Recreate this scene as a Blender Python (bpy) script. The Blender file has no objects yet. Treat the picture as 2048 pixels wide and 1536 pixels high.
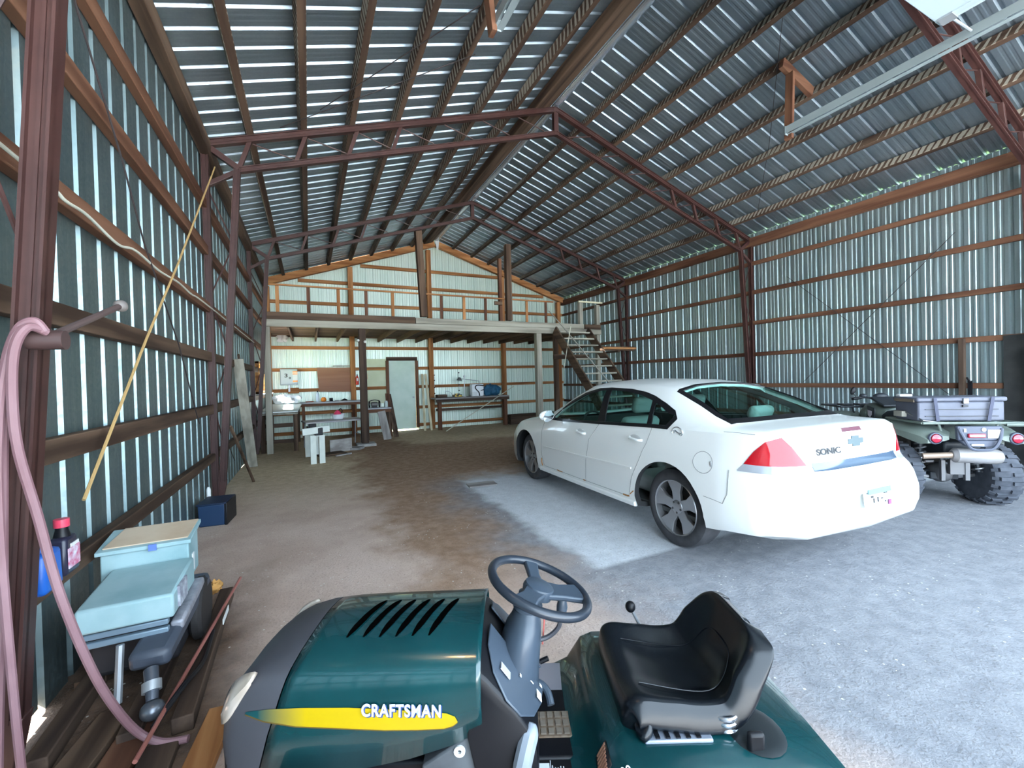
WORLD=7.0; SUN=110.0; EXPO=0.8
import bpy, bmesh, math, random
from mathutils import Vector as V, Matrix as Mx, geometry as G
random.seed(7)
PI=math.pi
COL=bpy.context.scene.collection
# ------------------------------------------------------------------ measured frame of the barn
W=10.45; HE=4.557; XR=5.215; HR=6.276; SL=(HR-HE)/XR
Y1=2.195; Y2=6.435; Y3=10.674; YB=14.51; YF=-2.05
CAM=(1.15256,0.0,1.48170); YAW=25.563; PITCH=-0.695; ROLL=-1.5035; FPX=847.84
def roofz(x): return HE+SL*x if x<=XR else HR-SL*(x-XR)
def fz(y):                                   # the dirt floor falls a little towards the back wall
    return 0.0 if y<9.3 else -0.16*min(1,(y-9.3)/4.6)
# ------------------------------------------------------------------ materials
MATS={}
def mat(name, col, rough=.6, metal=0., col2=None, scale=6., stretch=(1,1,1), detail=4., bump=0., bscale=None,
        ramp=(.35,.65), spec=.5, coat=0., trans=0., alpha=1., emit=None, estr=0., ior=1.45):
    if name in MATS: return MATS[name]
    m=bpy.data.materials.new(name); m.use_nodes=True; nt=m.node_tree; n=nt.nodes; b=n['Principled BSDF']
    b.inputs['Roughness'].default_value=rough; b.inputs['Metallic'].default_value=metal
    b.inputs['Specular IOR Level'].default_value=spec; b.inputs['Coat Weight'].default_value=coat
    b.inputs['Transmission Weight'].default_value=trans; b.inputs['IOR'].default_value=ior
    b.inputs['Alpha'].default_value=alpha
    b.inputs['Base Color'].default_value=(*col,1)
    if emit: b.inputs['Emission Color'].default_value=(*emit,1); b.inputs['Emission Strength'].default_value=estr
    if col2 or bump:
        tc=n.new('ShaderNodeTexCoord'); mp=n.new('ShaderNodeMapping'); mp.inputs['Scale'].default_value=stretch
        nz=n.new('ShaderNodeTexNoise'); nz.inputs['Scale'].default_value=scale; nz.inputs['Detail'].default_value=detail
        nt.links.new(tc.outputs['Object'],mp.inputs[0]); nt.links.new(mp.outputs[0],nz.inputs['Vector'])
        if col2:
            r=n.new('ShaderNodeValToRGB'); r.color_ramp.elements[0].position=ramp[0]; r.color_ramp.elements[1].position=ramp[1]
            r.color_ramp.elements[0].color=(*col,1); r.color_ramp.elements[1].color=(*col2,1)
            nt.links.new(nz.outputs['Fac'],r.inputs[0]); nt.links.new(r.outputs[0],b.inputs['Base Color'])
        if bump:
            src=nz
            if bscale:
                src=n.new('ShaderNodeTexNoise'); src.inputs['Scale'].default_value=bscale; src.inputs['Detail'].default_value=4
                nt.links.new(mp.outputs[0],src.inputs['Vector'])
            bp=n.new('ShaderNodeBump'); bp.inputs['Strength'].default_value=bump; bp.inputs['Distance'].default_value=.01
            nt.links.new(src.outputs['Fac'],bp.inputs['Height']); nt.links.new(bp.outputs[0],b.inputs['Normal'])
    MATS[name]=m; return m
AX={'x':(.06,1,1),'y':(1,.06,1),'z':(1,1,.06)}
WOODC={'brown':((.042,.025,.017),(.13,.083,.055)),'grey':((.20,.185,.15),(.36,.34,.28)),'orange':((.22,.085,.028),(.44,.21,.085)),
       'dark':((.035,.022,.017),(.10,.065,.045)),'pale':((.48,.42,.27),(.66,.60,.42)),'red':((.075,.031,.018),(.17,.082,.048)),
       'ply':((.27,.135,.085),(.33,.17,.11)),'dusty':((.22,.20,.19),(.38,.36,.34))}
def wood(kind,axis): 
    a,b=WOODC[kind]
    return mat('wood_%s_%s'%(kind,axis),a,.75,0,b,scale=9.,stretch=AX[axis],detail=6,bump=.45,ramp=(.37,.63),spec=.2)
def link_mat(m): return m.node_tree, m.node_tree.nodes, m.node_tree.nodes['Principled BSDF']
# ------------------------------------------------------------------ mesh builder
class MB:
    def __init__(s): s.bm=bmesh.new(); s.mi=0
    def _f(s,vs):
        try:
            f=s.bm.faces.new(vs); f.material_index=s.mi; return f
        except ValueError: return None
    def quad(s,*p): return s._f([s.bm.verts.new(q) for q in p])
    def grid(s,rows,closed=False):
        vv=[[s.bm.verts.new(p) for p in r] for r in rows]
        for a,b in zip(vv[:-1],vv[1:]):
            k=len(a); rng=range(k) if closed else range(k-1)
            for i in rng: s._f([a[i],a[(i+1)%k],b[(i+1)%k],b[i]])
        return vv
    def loft(s,rows,cap=True):
        vv=s.grid(rows,True)
        if cap: s._f(vv[0][::-1]); s._f(vv[-1])
        return s
    def box(s,c,d,rot=None,taper=None):
        c=V(c); x,y,z=[q/2 for q in d]; R=rot if rot else Mx.Identity(3)
        if not isinstance(R,Mx): R=Mx.Rotation(R,3,'Z')
        t=taper or (1,1)
        P=[c+R@V(q) for q in ((-x,-y,-z),(x,-y,-z),(x,y,-z),(-x,y,-z),(-x*t[0],-y*t[1],z),(x*t[0],-y*t[1],z),(x*t[0],y*t[1],z),(-x*t[0],y*t[1],z))]
        v=[s.bm.verts.new(p) for p in P]
        for f in ((3,2,1,0),(4,5,6,7),(0,1,5,4),(1,2,6,5),(2,3,7,6),(3,0,4,7)): s._f([v[i] for i in f])
        return s
    def bar(s,p,q,w,h,up=(0,0,1)):
        p=V(p); q=V(q); d=(q-p); L=d.length; d.normalize(); u=V(up)
        if abs(d.dot(u))>.98: u=V((1,0,0))
        x=d.cross(u).normalized(); z=x.cross(d)
        R=Mx((x,d,z)).transposed()
        return s.box((p+q)/2,(w,L,h),R)
    def prism(s,poly,vec):
        vec=V(vec); a=[s.bm.verts.new(p) for p in poly]; b=[s.bm.verts.new(V(p)+vec) for p in poly]
        k=len(a); s._f(a[::-1]); s._f(b)
        for i in range(k): s._f([a[i],a[(i+1)%k],b[(i+1)%k],b[i]])
        return s
    def tube(s,pts,r,n=8,cap=True,closed=False):
        pts=[V(p) for p in pts]; k=len(pts); rs=r if isinstance(r,(list,tuple)) else [r]*k
        rows=[]; u=None
        for i,p in enumerate(pts):
            if closed: t=pts[(i+1)%k]-pts[i-1]
            else: t=pts[min(i+1,k-1)]-pts[max(i-1,0)]
            t.normalize()
            if u is None:
                u=t.orthogonal().normalized()
            u=(u-t*u.dot(t)).normalized(); w=t.cross(u)
            rows.append([p+(u*math.cos(2*PI*j/n)+w*math.sin(2*PI*j/n))*rs[i] for j in range(n)])
        if closed: rows.append(rows[0][:]); s.grid(rows,True)
        else:
            s.loft(rows,cap)
        return s
    def lathe(s,prof,c=(0,0,0),axis=(0,0,1),n=24,cap=True,sx=1.):
        c=V(c); a=V(axis).normalized(); u=a.orthogonal().normalized(); w=a.cross(u)
        rows=[[c+a*z+(u*math.cos(2*PI*j/n)*sx+w*math.sin(2*PI*j/n))*max(r,1e-4) for j in range(n)] for r,z in prof]
        return s.loft(rows,cap)
    def ell(s,c,r,n=16,m=10,rot=None):
        c=V(c); R=rot or Mx.Identity(3); rows=[]
        for i in range(m+1):
            t=PI*i/m; q=max(math.sin(t),.02)
            rows.append([c+R@V((r[0]*q*math.cos(2*PI*j/n),r[1]*q*math.sin(2*PI*j/n),-r[2]*math.cos(t))) for j in range(n)])
        return s.loft(rows,True)
    def build(s,name,m,parent=None,smooth=35,bevel=0,bseg=2,sub=0,merge=False,solid=0):
        bm=s.bm
        if merge: bmesh.ops.remove_doubles(bm,verts=bm.verts,dist=1e-4)
        bmesh.ops.recalc_face_normals(bm,faces=bm.faces)
        me=bpy.data.meshes.new(name); bm.to_mesh(me); bm.free()
        for q in (m if isinstance(m,(list,tuple)) else [m]): me.materials.append(q)
        o=bpy.data.objects.new(name,me); COL.objects.link(o)
        if smooth:
            me.polygons.foreach_set('use_smooth',[True]*len(me.polygons)); me.set_sharp_from_angle(angle=math.radians(smooth))
        if solid:
            k=o.modifiers.new('s','SOLIDIFY'); k.thickness=solid; k.offset=0
        if bevel:
            k=o.modifiers.new('b','BEVEL'); k.width=bevel; k.segments=bseg; k.limit_method='ANGLE'; k.angle_limit=math.radians(40)
        if sub:
            k=o.modifiers.new('u','SUBSURF'); k.levels=sub; k.render_levels=sub
        if parent: o.parent=parent
        return o
def tag(o,label=None,cat=None,group=None,kind=None):
    if label: o['label']=label
    if cat: o['category']=cat
    if group: o['group']=group
    if kind: o['kind']=kind
    return o
def thing(name,label,cat,loc=(0,0,0),rz=0,group=None):
    o=bpy.data.objects.new(name,None); COL.objects.link(o); o.location=loc; o.rotation_euler=(0,0,rz); o.empty_display_size=.2
    return tag(o,label,cat,group)
def one(name,label,cat,mb,m,group=None,**k): return tag(mb.build(name,m,**k),label,cat,group)
def struct(name,mb,m,**k): return tag(mb.build(name,m,**k),kind='structure')
def B(c,d,rot=None): return MB().box(c,d,rot)
def bez(pts,n=8):                                      # Catmull-Rom through points
    P=[V(p) for p in pts]; out=[]
    for i in range(len(P)-1):
        a=P[max(i-1,0)];b=P[i];c=P[i+1];d=P[min(i+2,len(P)-1)]
        for j in range(n):
            t=j/n; out.append(.5*((2*b)+(c-a)*t+(2*a-5*b+4*c-d)*t*t+(3*b-a-3*c+d)*t**3))
    out.append(P[-1]); return out
def interp(tab,x,smooth=True):
    if x<=tab[0][0]: return tab[0][1]
    for (a,p),(b,q) in zip(tab[:-1],tab[1:]):
        if x<=b:
            t=(x-a)/(b-a)
            return p+(q-p)*t
    return tab[-1][1]
def text_mesh(name,body,size,m,parent,loc,rot,extrude=.001,sx=1.,bold=0.,shear=0.,space=1.):
    cu=bpy.data.curves.new(name,'FONT'); cu.body=body; cu.size=size; cu.extrude=extrude; cu.align_x='CENTER'; cu.align_y='CENTER'; cu.offset=bold; cu.shear=shear; cu.space_character=space
    t=bpy.data.objects.new(name,cu); COL.objects.link(t)
    dg=bpy.context.evaluated_depsgraph_get(); me=bpy.data.meshes.new_from_object(t.evaluated_get(dg))
    bpy.data.objects.remove(t); bpy.data.curves.remove(cu)
    me.materials.clear(); me.materials.append(m)
    o=bpy.data.objects.new(name,me); COL.objects.link(o); o.location=loc
    o.rotation_euler=rot if not isinstance(rot,Mx) else rot.to_euler(); o.scale=(sx,1,1); o.parent=parent
    return o
def glassmat(name,tint,refl=.05):
    m=bpy.data.materials.new(name); m.use_nodes=True; nt=m.node_tree; n=nt.nodes; n.remove(n['Principled BSDF'])
    t=n.new('ShaderNodeBsdfTransparent'); t.inputs[0].default_value=(*tint,1); g=n.new('ShaderNodeBsdfGlossy'); g.inputs['Roughness'].default_value=.02
    f=n.new('ShaderNodeLayerWeight'); f.inputs['Blend'].default_value=.5; pw=n.new('ShaderNodeMath'); pw.operation='POWER'; pw.inputs[1].default_value=4
    ma=n.new('ShaderNodeMath'); ma.operation='MULTIPLY_ADD'; ma.inputs[1].default_value=.45; ma.inputs[2].default_value=refl*.5; mx=n.new('ShaderNodeMixShader')
    nt.links.new(f.outputs['Facing'],pw.inputs[0]); nt.links.new(pw.outputs[0],ma.inputs[0]); nt.links.new(ma.outputs[0],mx.inputs[0]); nt.links.new(t.outputs[0],mx.inputs[1]); nt.links.new(g.outputs[0],mx.inputs[2]); nt.links.new(mx.outputs[0],n['Material Output'].inputs[0]); return m
# ------------------------------------------------------------------ shell materials
def galv(name,a,b,rough,axis,metal=.85):
    m=mat(name,a,rough,metal,b,scale=2.2,stretch=AX[axis],detail=5,ramp=(.3,.72))
    nt,n,p=link_mat(m)
    sp=n.new('ShaderNodeTexVoronoi'); sp.inputs['Scale'].default_value=55
    tc=n.new('ShaderNodeTexCoord'); nt.links.new(tc.outputs['Object'],sp.inputs['Vector'])
    mr=n.new('ShaderNodeMapRange'); mr.inputs['To Min'].default_value=rough-.07; mr.inputs['To Max'].default_value=rough+.1
    nt.links.new(sp.outputs['Color'],mr.inputs['Value']); nt.links.new(mr.outputs[0],p.inputs['Roughness'])
    return m
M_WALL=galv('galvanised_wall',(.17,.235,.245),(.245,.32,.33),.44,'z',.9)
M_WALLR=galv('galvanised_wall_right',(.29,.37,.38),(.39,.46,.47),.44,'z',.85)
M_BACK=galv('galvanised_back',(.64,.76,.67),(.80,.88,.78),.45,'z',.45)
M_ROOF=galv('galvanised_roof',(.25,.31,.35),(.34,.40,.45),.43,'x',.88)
M_STEEL=mat('red_primer_steel',(.036,.0125,.0105),.5,.0,(.052,.020,.0165),scale=5,bump=.1)
M_GREY=mat('grey_metal',(.33,.35,.37),.45,.6)
M_WHITE=mat('white_paint',(.72,.73,.72),.5)
M_BLACK=mat('black_plastic',(.006,.006,.008),.45,spec=.35)
M_ROD=mat('dark_rod',(.05,.04,.04),.5,.4)
# ---- floor
def floor_mat():
    m=mat('dirt_floor',(.3,.25,.2),.9,0,spec=.15); nt,n,p=link_mat(m)
    L=nt.links.new
    geo=n.new('ShaderNodeNewGeometry'); sep=n.new('ShaderNodeSeparateXYZ'); L(geo.outputs['Position'],sep.inputs[0])
    def noise(sc,det=5,vec=None,ro=.6):
        q=n.new('ShaderNodeTexNoise'); q.inputs['Scale'].default_value=sc; q.inputs['Detail'].default_value=det; q.inputs['Roughness'].default_value=ro
        L(vec or geo.outputs['Position'],q.inputs['Vector']); return q.outputs['Fac']
    def mth(op,a,b=None,c=None):
        q=n.new('ShaderNodeMath'); q.operation=op
        for i,v in enumerate((a,b,c)):
            if v is None: continue
            if isinstance(v,(int,float)): q.inputs[i].default_value=v
            else: L(v,q.inputs[i])
        return q.outputs[0]
    def step(v,lo,hi):
        q=n.new('ShaderNodeMapRange'); q.interpolation_type='SMOOTHSTEP'; L(v,q.inputs['Value']); q.inputs['From Min'].default_value=lo; q.inputs['From Max'].default_value=hi; return q.outputs[0]
    def mix(f,a,b):
        q=n.new('ShaderNodeMix'); q.data_type='RGBA'; L(f,q.inputs[0])
        for i,v in ((6,a),(7,b)):
            if isinstance(v,tuple): q.inputs[i].default_value=(*v,1)
            else: L(v,q.inputs[i])
        return q.outputs[2]
    X,Y=sep.outputs[0],sep.outputs[1]
    nb=noise(.9,4); ns=noise(9,6); nf=noise(60,4)
    wob=mth('MULTIPLY',mth('SUBTRACT',noise(1.6,5),.5),1.3)
    Xw=mth('ADD',X,wob); Yw=mth('ADD',Y,mth('MULTIPLY',wob,1.1))
    base=mix(step(nb,.35,.65),(.44,.325,.27),(.56,.435,.37))               # pinkish beige dirt
    far=mix(step(ns,.35,.65),(.47,.37,.24),(.60,.48,.33))
    c=mix(step(Y,4.5,8.5),base,far)
    brown=mix(step(ns,.3,.7),(.22,.13,.075),(.33,.215,.145))               # the trodden brown strip
    bm_=mth('MULTIPLY',mth('MULTIPLY',step(Xw,1.55,2.15),mth('SUBTRACT',1,step(Xw,3.0,3.5))),step(Yw,2.2,3.4))
    bm2=mth('MULTIPLY',mth('MULTIPLY',step(Xw,2.0,2.9),mth('SUBTRACT',1,step(Xw,6.2,7.2))),mth('MULTIPLY',step(Yw,5.9,6.7),mth('SUBTRACT',1,step(Yw,9.6,10.6))))
    c=mix(mth('MULTIPLY',mth('MAXIMUM',bm_,bm2),.9),c,brown)
    dust=mix(step(ns,.3,.7),(.21,.215,.235),(.28,.285,.305))                   # dusty grey apron by the door
    dm=mth('MULTIPLY',step(Xw,2.3,3.3),mth('SUBTRACT',1,step(Yw,5.5,6.6)))
    c=mix(dm,c,dust)
    conc=mix(step(ns,.25,.75),(.50,.52,.55),(.60,.62,.65))                # concrete slab
    sm=mth('MULTIPLY',mth('MULTIPLY',step(mth('ADD',X,mth('MULTIPLY',wob,.35)),3.02,3.2),step(mth('ADD',Y,mth('MULTIPLY',wob,.04)),2.62,2.70)),mth('SUBTRACT',1,step(Yw,5.7,6.3)))
    sm=mth('MULTIPLY',sm,mth('SUBTRACT',1,step(Xw,8.6,9.2)))
    c=mix(sm,c,conc)
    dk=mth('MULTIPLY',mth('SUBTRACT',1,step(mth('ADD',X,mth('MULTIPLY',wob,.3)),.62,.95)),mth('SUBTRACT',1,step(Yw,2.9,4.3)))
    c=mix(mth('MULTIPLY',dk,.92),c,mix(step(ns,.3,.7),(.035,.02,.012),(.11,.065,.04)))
    # chips and straw
    vo=n.new('ShaderNodeTexVoronoi'); vo.inputs['Scale'].default_value=21; L(geo.outputs['Position'],vo.inputs['Vector'])
    chip=mth('MULTIPLY',mth('LESS_THAN',vo.outputs['Distance'],.13),mth('GREATER_THAN',noise(3.1,2),.55))
    c=mix(mth('MULTIPLY',chip,.75),c,(.66,.63,.58))
    c=mix(mth('MULTIPLY',step(nf,.52,.72),.45),c,(.16,.135,.115))
    L(c,p.inputs['Base Color'])
    bp=n.new('ShaderNodeBump'); bp.inputs['Strength'].default_value=.5; bp.inputs['Distance'].default_value=.02
    L(mth('ADD',ns,mth('MULTIPLY',nf,.6)),bp.inputs['Height']); L(bp.outputs[0],p.inputs['Normal'])
    return m
fl=MB(); ys=[YF-.3]+[.5*i for i in range(-3,30)]+[YB+.15]
fl.grid([[(x,y,fz(y)) for x in (-.2,3,6,9,W+.2)] for y in ys])
struct('floor',fl,floor_mat())
# ---- ribbed sheets: grooves point outwards, one deep rib per 0.26 m with two shallow ones between
PER=.2613; PH=2.886+.07
def corr(t0,t1,ph,per=PER,d=.024,mn=.006):
    pat=[(0,0),(.012,mn),(.034,mn),(.046,0),(.096,0),(.110,d),(.140,d),(.154,0),(.192,0),(.204,mn),(.226,mn),(.238,0)]
    out=[]; k=math.floor((t0-ph)/per)-1
    while ph+k*per<t1+per:
        for a,dd in pat:
            t=ph-.125+k*per+a*per/.2613
            if t0<t<t1: out.append((t,dd))
        k+=1
    return [(t0,0)]+out+[(t1,0)]
def sheet_y(xf,z0,z1,y0,y1,holes=(),mn=.006):
    s=MB(); pts=corr(y0,y1,PH,mn=mn)
    for (ta,da),(tb,db) in zip(pts[:-1],pts[1:]):
        tm=(ta+tb)/2; spans=[(z0,z1)]
        for (ha,hb,za,zb) in holes:
            if ha<tm<hb: spans=[(z0,za),(zb,z1)]
        for a,b in spans: s.quad(xf(da,ta,a),xf(db,tb,a),xf(db,tb,b),xf(da,ta,b))
    return s
ZT=HE+.10
WIN=(11.75,13.75,1.28,2.06)
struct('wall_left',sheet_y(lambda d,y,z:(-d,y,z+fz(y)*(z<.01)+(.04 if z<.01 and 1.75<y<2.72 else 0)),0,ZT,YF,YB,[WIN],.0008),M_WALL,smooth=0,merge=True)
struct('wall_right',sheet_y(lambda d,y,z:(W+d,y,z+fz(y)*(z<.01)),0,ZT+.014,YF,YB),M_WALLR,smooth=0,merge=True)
bk=MB(); pts=corr(0,W,.55,.235,.028,.010)
DOOR=(3.55,4.42,-.16,2.18)
for (ta,da),(tb,db) in zip(pts[:-1],pts[1:]):
    tm=(ta+tb)/2
    for z0,z1 in (((DOOR[3],None),) if DOOR[0]<tm<DOOR[1] else ((-.2,None),)):
        bk.quad((ta,YB+da,z0),(tb,YB+db,z0),(tb,YB+db,roofz(tb)+.12),(ta,YB+da,roofz(ta)+.12))
struct('wall_back',bk,M_BACK,smooth=0,merge=True)
RO=.115
for side in (0,1):
    s=MB(); pts=corr(YF,YB+.25,PH-.03,mn=.0025)
    xa,xb=(-.22,XR) if side==0 else (W+.22,XR)
    nrm=V((-SL if side==0 else SL,0,1)).normalized()
    rows=[]
    for t,d in pts:
        rows.append([V((x,t,(HE+SL*x if side==0 else HE+SL*(W-x))+RO))+nrm*d for x in (xa,(xa+xb)/2,xb)])
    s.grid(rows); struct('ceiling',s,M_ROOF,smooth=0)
# front wall behind the camera, opening made wider than the door for more light
DX0,DX1,DZ=.35,10.1,4.6
fw=MB()
def fpan(x0,x1,z0):
    p=corr(x0,x1,.3)
    for (ta,da),(tb,db) in zip(p[:-1],p[1:]): fw.quad((ta,YF-da,z0),(tb,YF-db,z0),(tb,YF-db,roofz(tb)+.11),(ta,YF-da,roofz(ta)+.11))
fpan(0,DX0,0); fpan(DX0,DX1,DZ); fpan(DX1,W,0)
struct('wall_front',fw,M_WALL,smooth=0,merge=True)
gm=mat('yard_gravel',(.34,.35,.35),.95,0,(.46,.47,.47),scale=4,detail=8)
struct('yard',(lambda s:(s.grid([[(-40,-45,-.06),(50,-45,-.06)],[(-40,YF-.3,-.06),(50,YF-.3,-.06)]]),s)[1])(MB()),gm)
gr=mat('meadow_grass',(.10,.17,.05),.95,0,(.19,.27,.09),scale=3,detail=8)
y=MB(); y.quad((-45,-5,-.3),(-.35,-5,-.3),(-.35,60,-.3),(-45,60,-.3)); y.quad((W+.35,-5,-.3),(55,-5,-.3),(55,60,-.3),(W+.35,60,-.3)); y.quad((-.35,YB+.3,-.3),(W+.35,YB+.3,-.3),(W+.35,60,-.3),(-.35,60,-.3))
tag(y.build('meadow',gr),kind='structure')
# ------------------------------------------------------------------ girts and eave boards (one board per row)
ORD=['lowest','second','third','fourth','fifth','sixth','topmost']
gz=[.60,1.20,1.855,2.47,3.185,3.77]
for i,z in enumerate(gz):
    k=.115 if i else .09
    one('girt','weathered wooden girt on the left wall, %s row up from the floor'%ORD[i],'girt',MB().box((.034,(Y1-4.2+YB)/2,z),(.066,YB-YF-.05,k)),wood('red' if i>2 else 'brown','y'),'girts on the left wall',bevel=.006)
gzr=[.57,1.19,1.90,2.62,3.32,3.98]
for i,z in enumerate(gzr):
    one('girt','thin reddish wooden girt on the right wall, %s row up from the floor'%ORD[i],'girt',B((W-.0365,(YF+YB)/2,z),(.07,YB-YF-.05,.085)),wood('red','y'),'girts on the right wall',bevel=.006)
one('eave_board','brown eave board along the top of the left wall','board',B((.07,(YF+YB)/2,HE-.10),(.12,YB-YF-.05,.17)),wood('brown','y'),bevel=.008)
one('eave_board','orange-brown eave board along the top of the right wall','board',B((W-.07,(YF+YB)/2,HE-.10),(.12,YB-YF-.05,.19)),wood('red','y'),bevel=.008)
for i,z in enumerate((.0,.60,1.30,1.93,2.60,2.975,3.98,4.66,5.26)):
    a=.1; b=W-.1
    if z>HE-.3: a=max(.1,(z-HE)/SL+.62); b=W-a
    spans=[(a,b)]
    if z<2.1: spans=[(a,DOOR[0]-.1),(DOOR[1]+.1,b)]
    for k,(p,q) in enumerate(spans):
        wh='' if len(spans)==1 else (', left of the door' if k==0 else ', right of the door')
        where=['at floor level','at knee height','at waist height','at head height','just above the door','just under the loft beam','behind the loft rail','above the loft rail','highest in the gable'][i]
        one('girt','orange-brown wooden girt on the back wall %s%s'%(where,wh),'girt',B(((p+q)/2,YB-.041,z),(q-p,.08,.10)),wood('orange' if i!=5 else 'brown','x'),'girts on the back wall',bevel=.006)
# gable studs
for nm,x in (('at the left corner',.10),('between the electrical box and the door',2.42),('under the ridge, right of the door',4.95),('third bay, right of the green-topped bench',7.70),('near the right corner',10.12)):
    z1=roofz(x)-.20-(.03 if abs(x-4.95)<.1 else 0)
    nm=nm.replace('third bay, right of the green-topped bench','at the right end of the right workbench')
    one('stud','orange-brown timber stud of the back wall %s'%nm,'post',B((x,YB-.16,(z1-.16)/2),(.15,.14,z1+.16)),wood('orange','z'),'studs of the back wall',bevel=.008)
for side,wh in ((0,'left'),(1,'right')):
    xa,xb=(0.1,XR-.03) if side==0 else (W-.1,XR+.03)
    one('gable_rafter','bright orange gable rafter on the %s slope of the back wall'%wh,'rafter',MB().bar((xa,YB-.13,roofz(xa)-.05),(xb,YB-.13,roofz(xb)-.05),.16,.20),wood('orange','x'),'gable rafters',bevel=.01)
# ------------------------------------------------------------------ purlins
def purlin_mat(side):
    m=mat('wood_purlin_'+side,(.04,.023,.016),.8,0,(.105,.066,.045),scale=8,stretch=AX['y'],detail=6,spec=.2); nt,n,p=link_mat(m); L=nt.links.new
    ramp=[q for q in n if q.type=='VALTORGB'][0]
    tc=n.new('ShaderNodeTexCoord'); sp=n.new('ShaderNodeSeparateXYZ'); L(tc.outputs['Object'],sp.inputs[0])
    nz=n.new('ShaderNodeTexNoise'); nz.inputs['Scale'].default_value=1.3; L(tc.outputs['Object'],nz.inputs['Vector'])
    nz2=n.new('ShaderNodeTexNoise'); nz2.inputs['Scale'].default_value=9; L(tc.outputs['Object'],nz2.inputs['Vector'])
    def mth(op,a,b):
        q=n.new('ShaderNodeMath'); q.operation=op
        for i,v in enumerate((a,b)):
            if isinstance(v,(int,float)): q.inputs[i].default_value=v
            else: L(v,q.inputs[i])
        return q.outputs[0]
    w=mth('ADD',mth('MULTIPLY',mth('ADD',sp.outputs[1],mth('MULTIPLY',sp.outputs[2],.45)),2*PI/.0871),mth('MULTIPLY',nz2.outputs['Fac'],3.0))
    st=mth('GREATER_THAN',mth('ADD',mth('SINE',w,0),mth('MULTIPLY',mth('SUBTRACT',nz.outputs['Fac'],.5),5)),.1)  # pale stripes: light reflected off the roof ribs, painted into the wood colour
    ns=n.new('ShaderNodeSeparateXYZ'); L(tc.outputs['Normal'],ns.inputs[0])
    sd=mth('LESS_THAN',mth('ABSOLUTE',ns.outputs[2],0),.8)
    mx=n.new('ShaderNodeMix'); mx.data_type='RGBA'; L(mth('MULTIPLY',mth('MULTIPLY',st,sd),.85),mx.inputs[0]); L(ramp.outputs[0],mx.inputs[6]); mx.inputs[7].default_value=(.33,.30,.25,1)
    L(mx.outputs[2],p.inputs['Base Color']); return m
PLX=[.545,1.17,1.79,2.43,3.06,3.72,4.38]; PRX=[5.83,6.50,7.13,7.79,8.45,9.13,9.77]
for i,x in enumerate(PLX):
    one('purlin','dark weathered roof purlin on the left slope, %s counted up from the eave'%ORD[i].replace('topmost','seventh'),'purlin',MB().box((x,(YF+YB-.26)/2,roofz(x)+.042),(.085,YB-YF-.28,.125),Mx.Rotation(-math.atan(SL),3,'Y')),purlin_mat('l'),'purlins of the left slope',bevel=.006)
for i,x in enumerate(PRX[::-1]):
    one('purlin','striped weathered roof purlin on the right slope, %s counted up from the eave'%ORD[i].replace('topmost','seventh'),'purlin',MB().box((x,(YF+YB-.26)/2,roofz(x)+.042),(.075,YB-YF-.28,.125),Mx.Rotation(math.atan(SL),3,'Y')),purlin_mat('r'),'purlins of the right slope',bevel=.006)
one('ridge_beam','wide brown timber ridge beam beside the shiny ridge strip','beam',MB().box((4.92,(YF+YB-.26)/2,roofz(4.92)+.045),(.32,YB-YF-.28,.13),Mx.Rotation(-math.atan(SL),3,'Y')),wood('brown','y'),bevel=.01)
rf=MB(); rf.grid([[(XR-.055,y,HR+.01),(XR-.02,y,HR-.010),(XR+.04,y,HR-.012),(XR+.085,y,HR+.01)] for y in (YF,3,7,11,YB-.32)])
rfo=thing('ridge_flashing','shiny bare metal ridge strip along the peak of the roof','flashing')
rf.build('strip',mat('bright_flashing',(.85,.9,.97),.26,.75),rfo,solid=.003)
fe=MB(); fe.prism([(XR-.04,YB-.30,HR+.02),(XR+.1,YB-.32,HR+.02),(XR+.07,YB-.31,HR-.28),(XR+.02,YB-.30,HR-.34)],(0,.01,0)); tag(fe.build('end_flap',M_WHITE,rfo),'white torn end flap')
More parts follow.
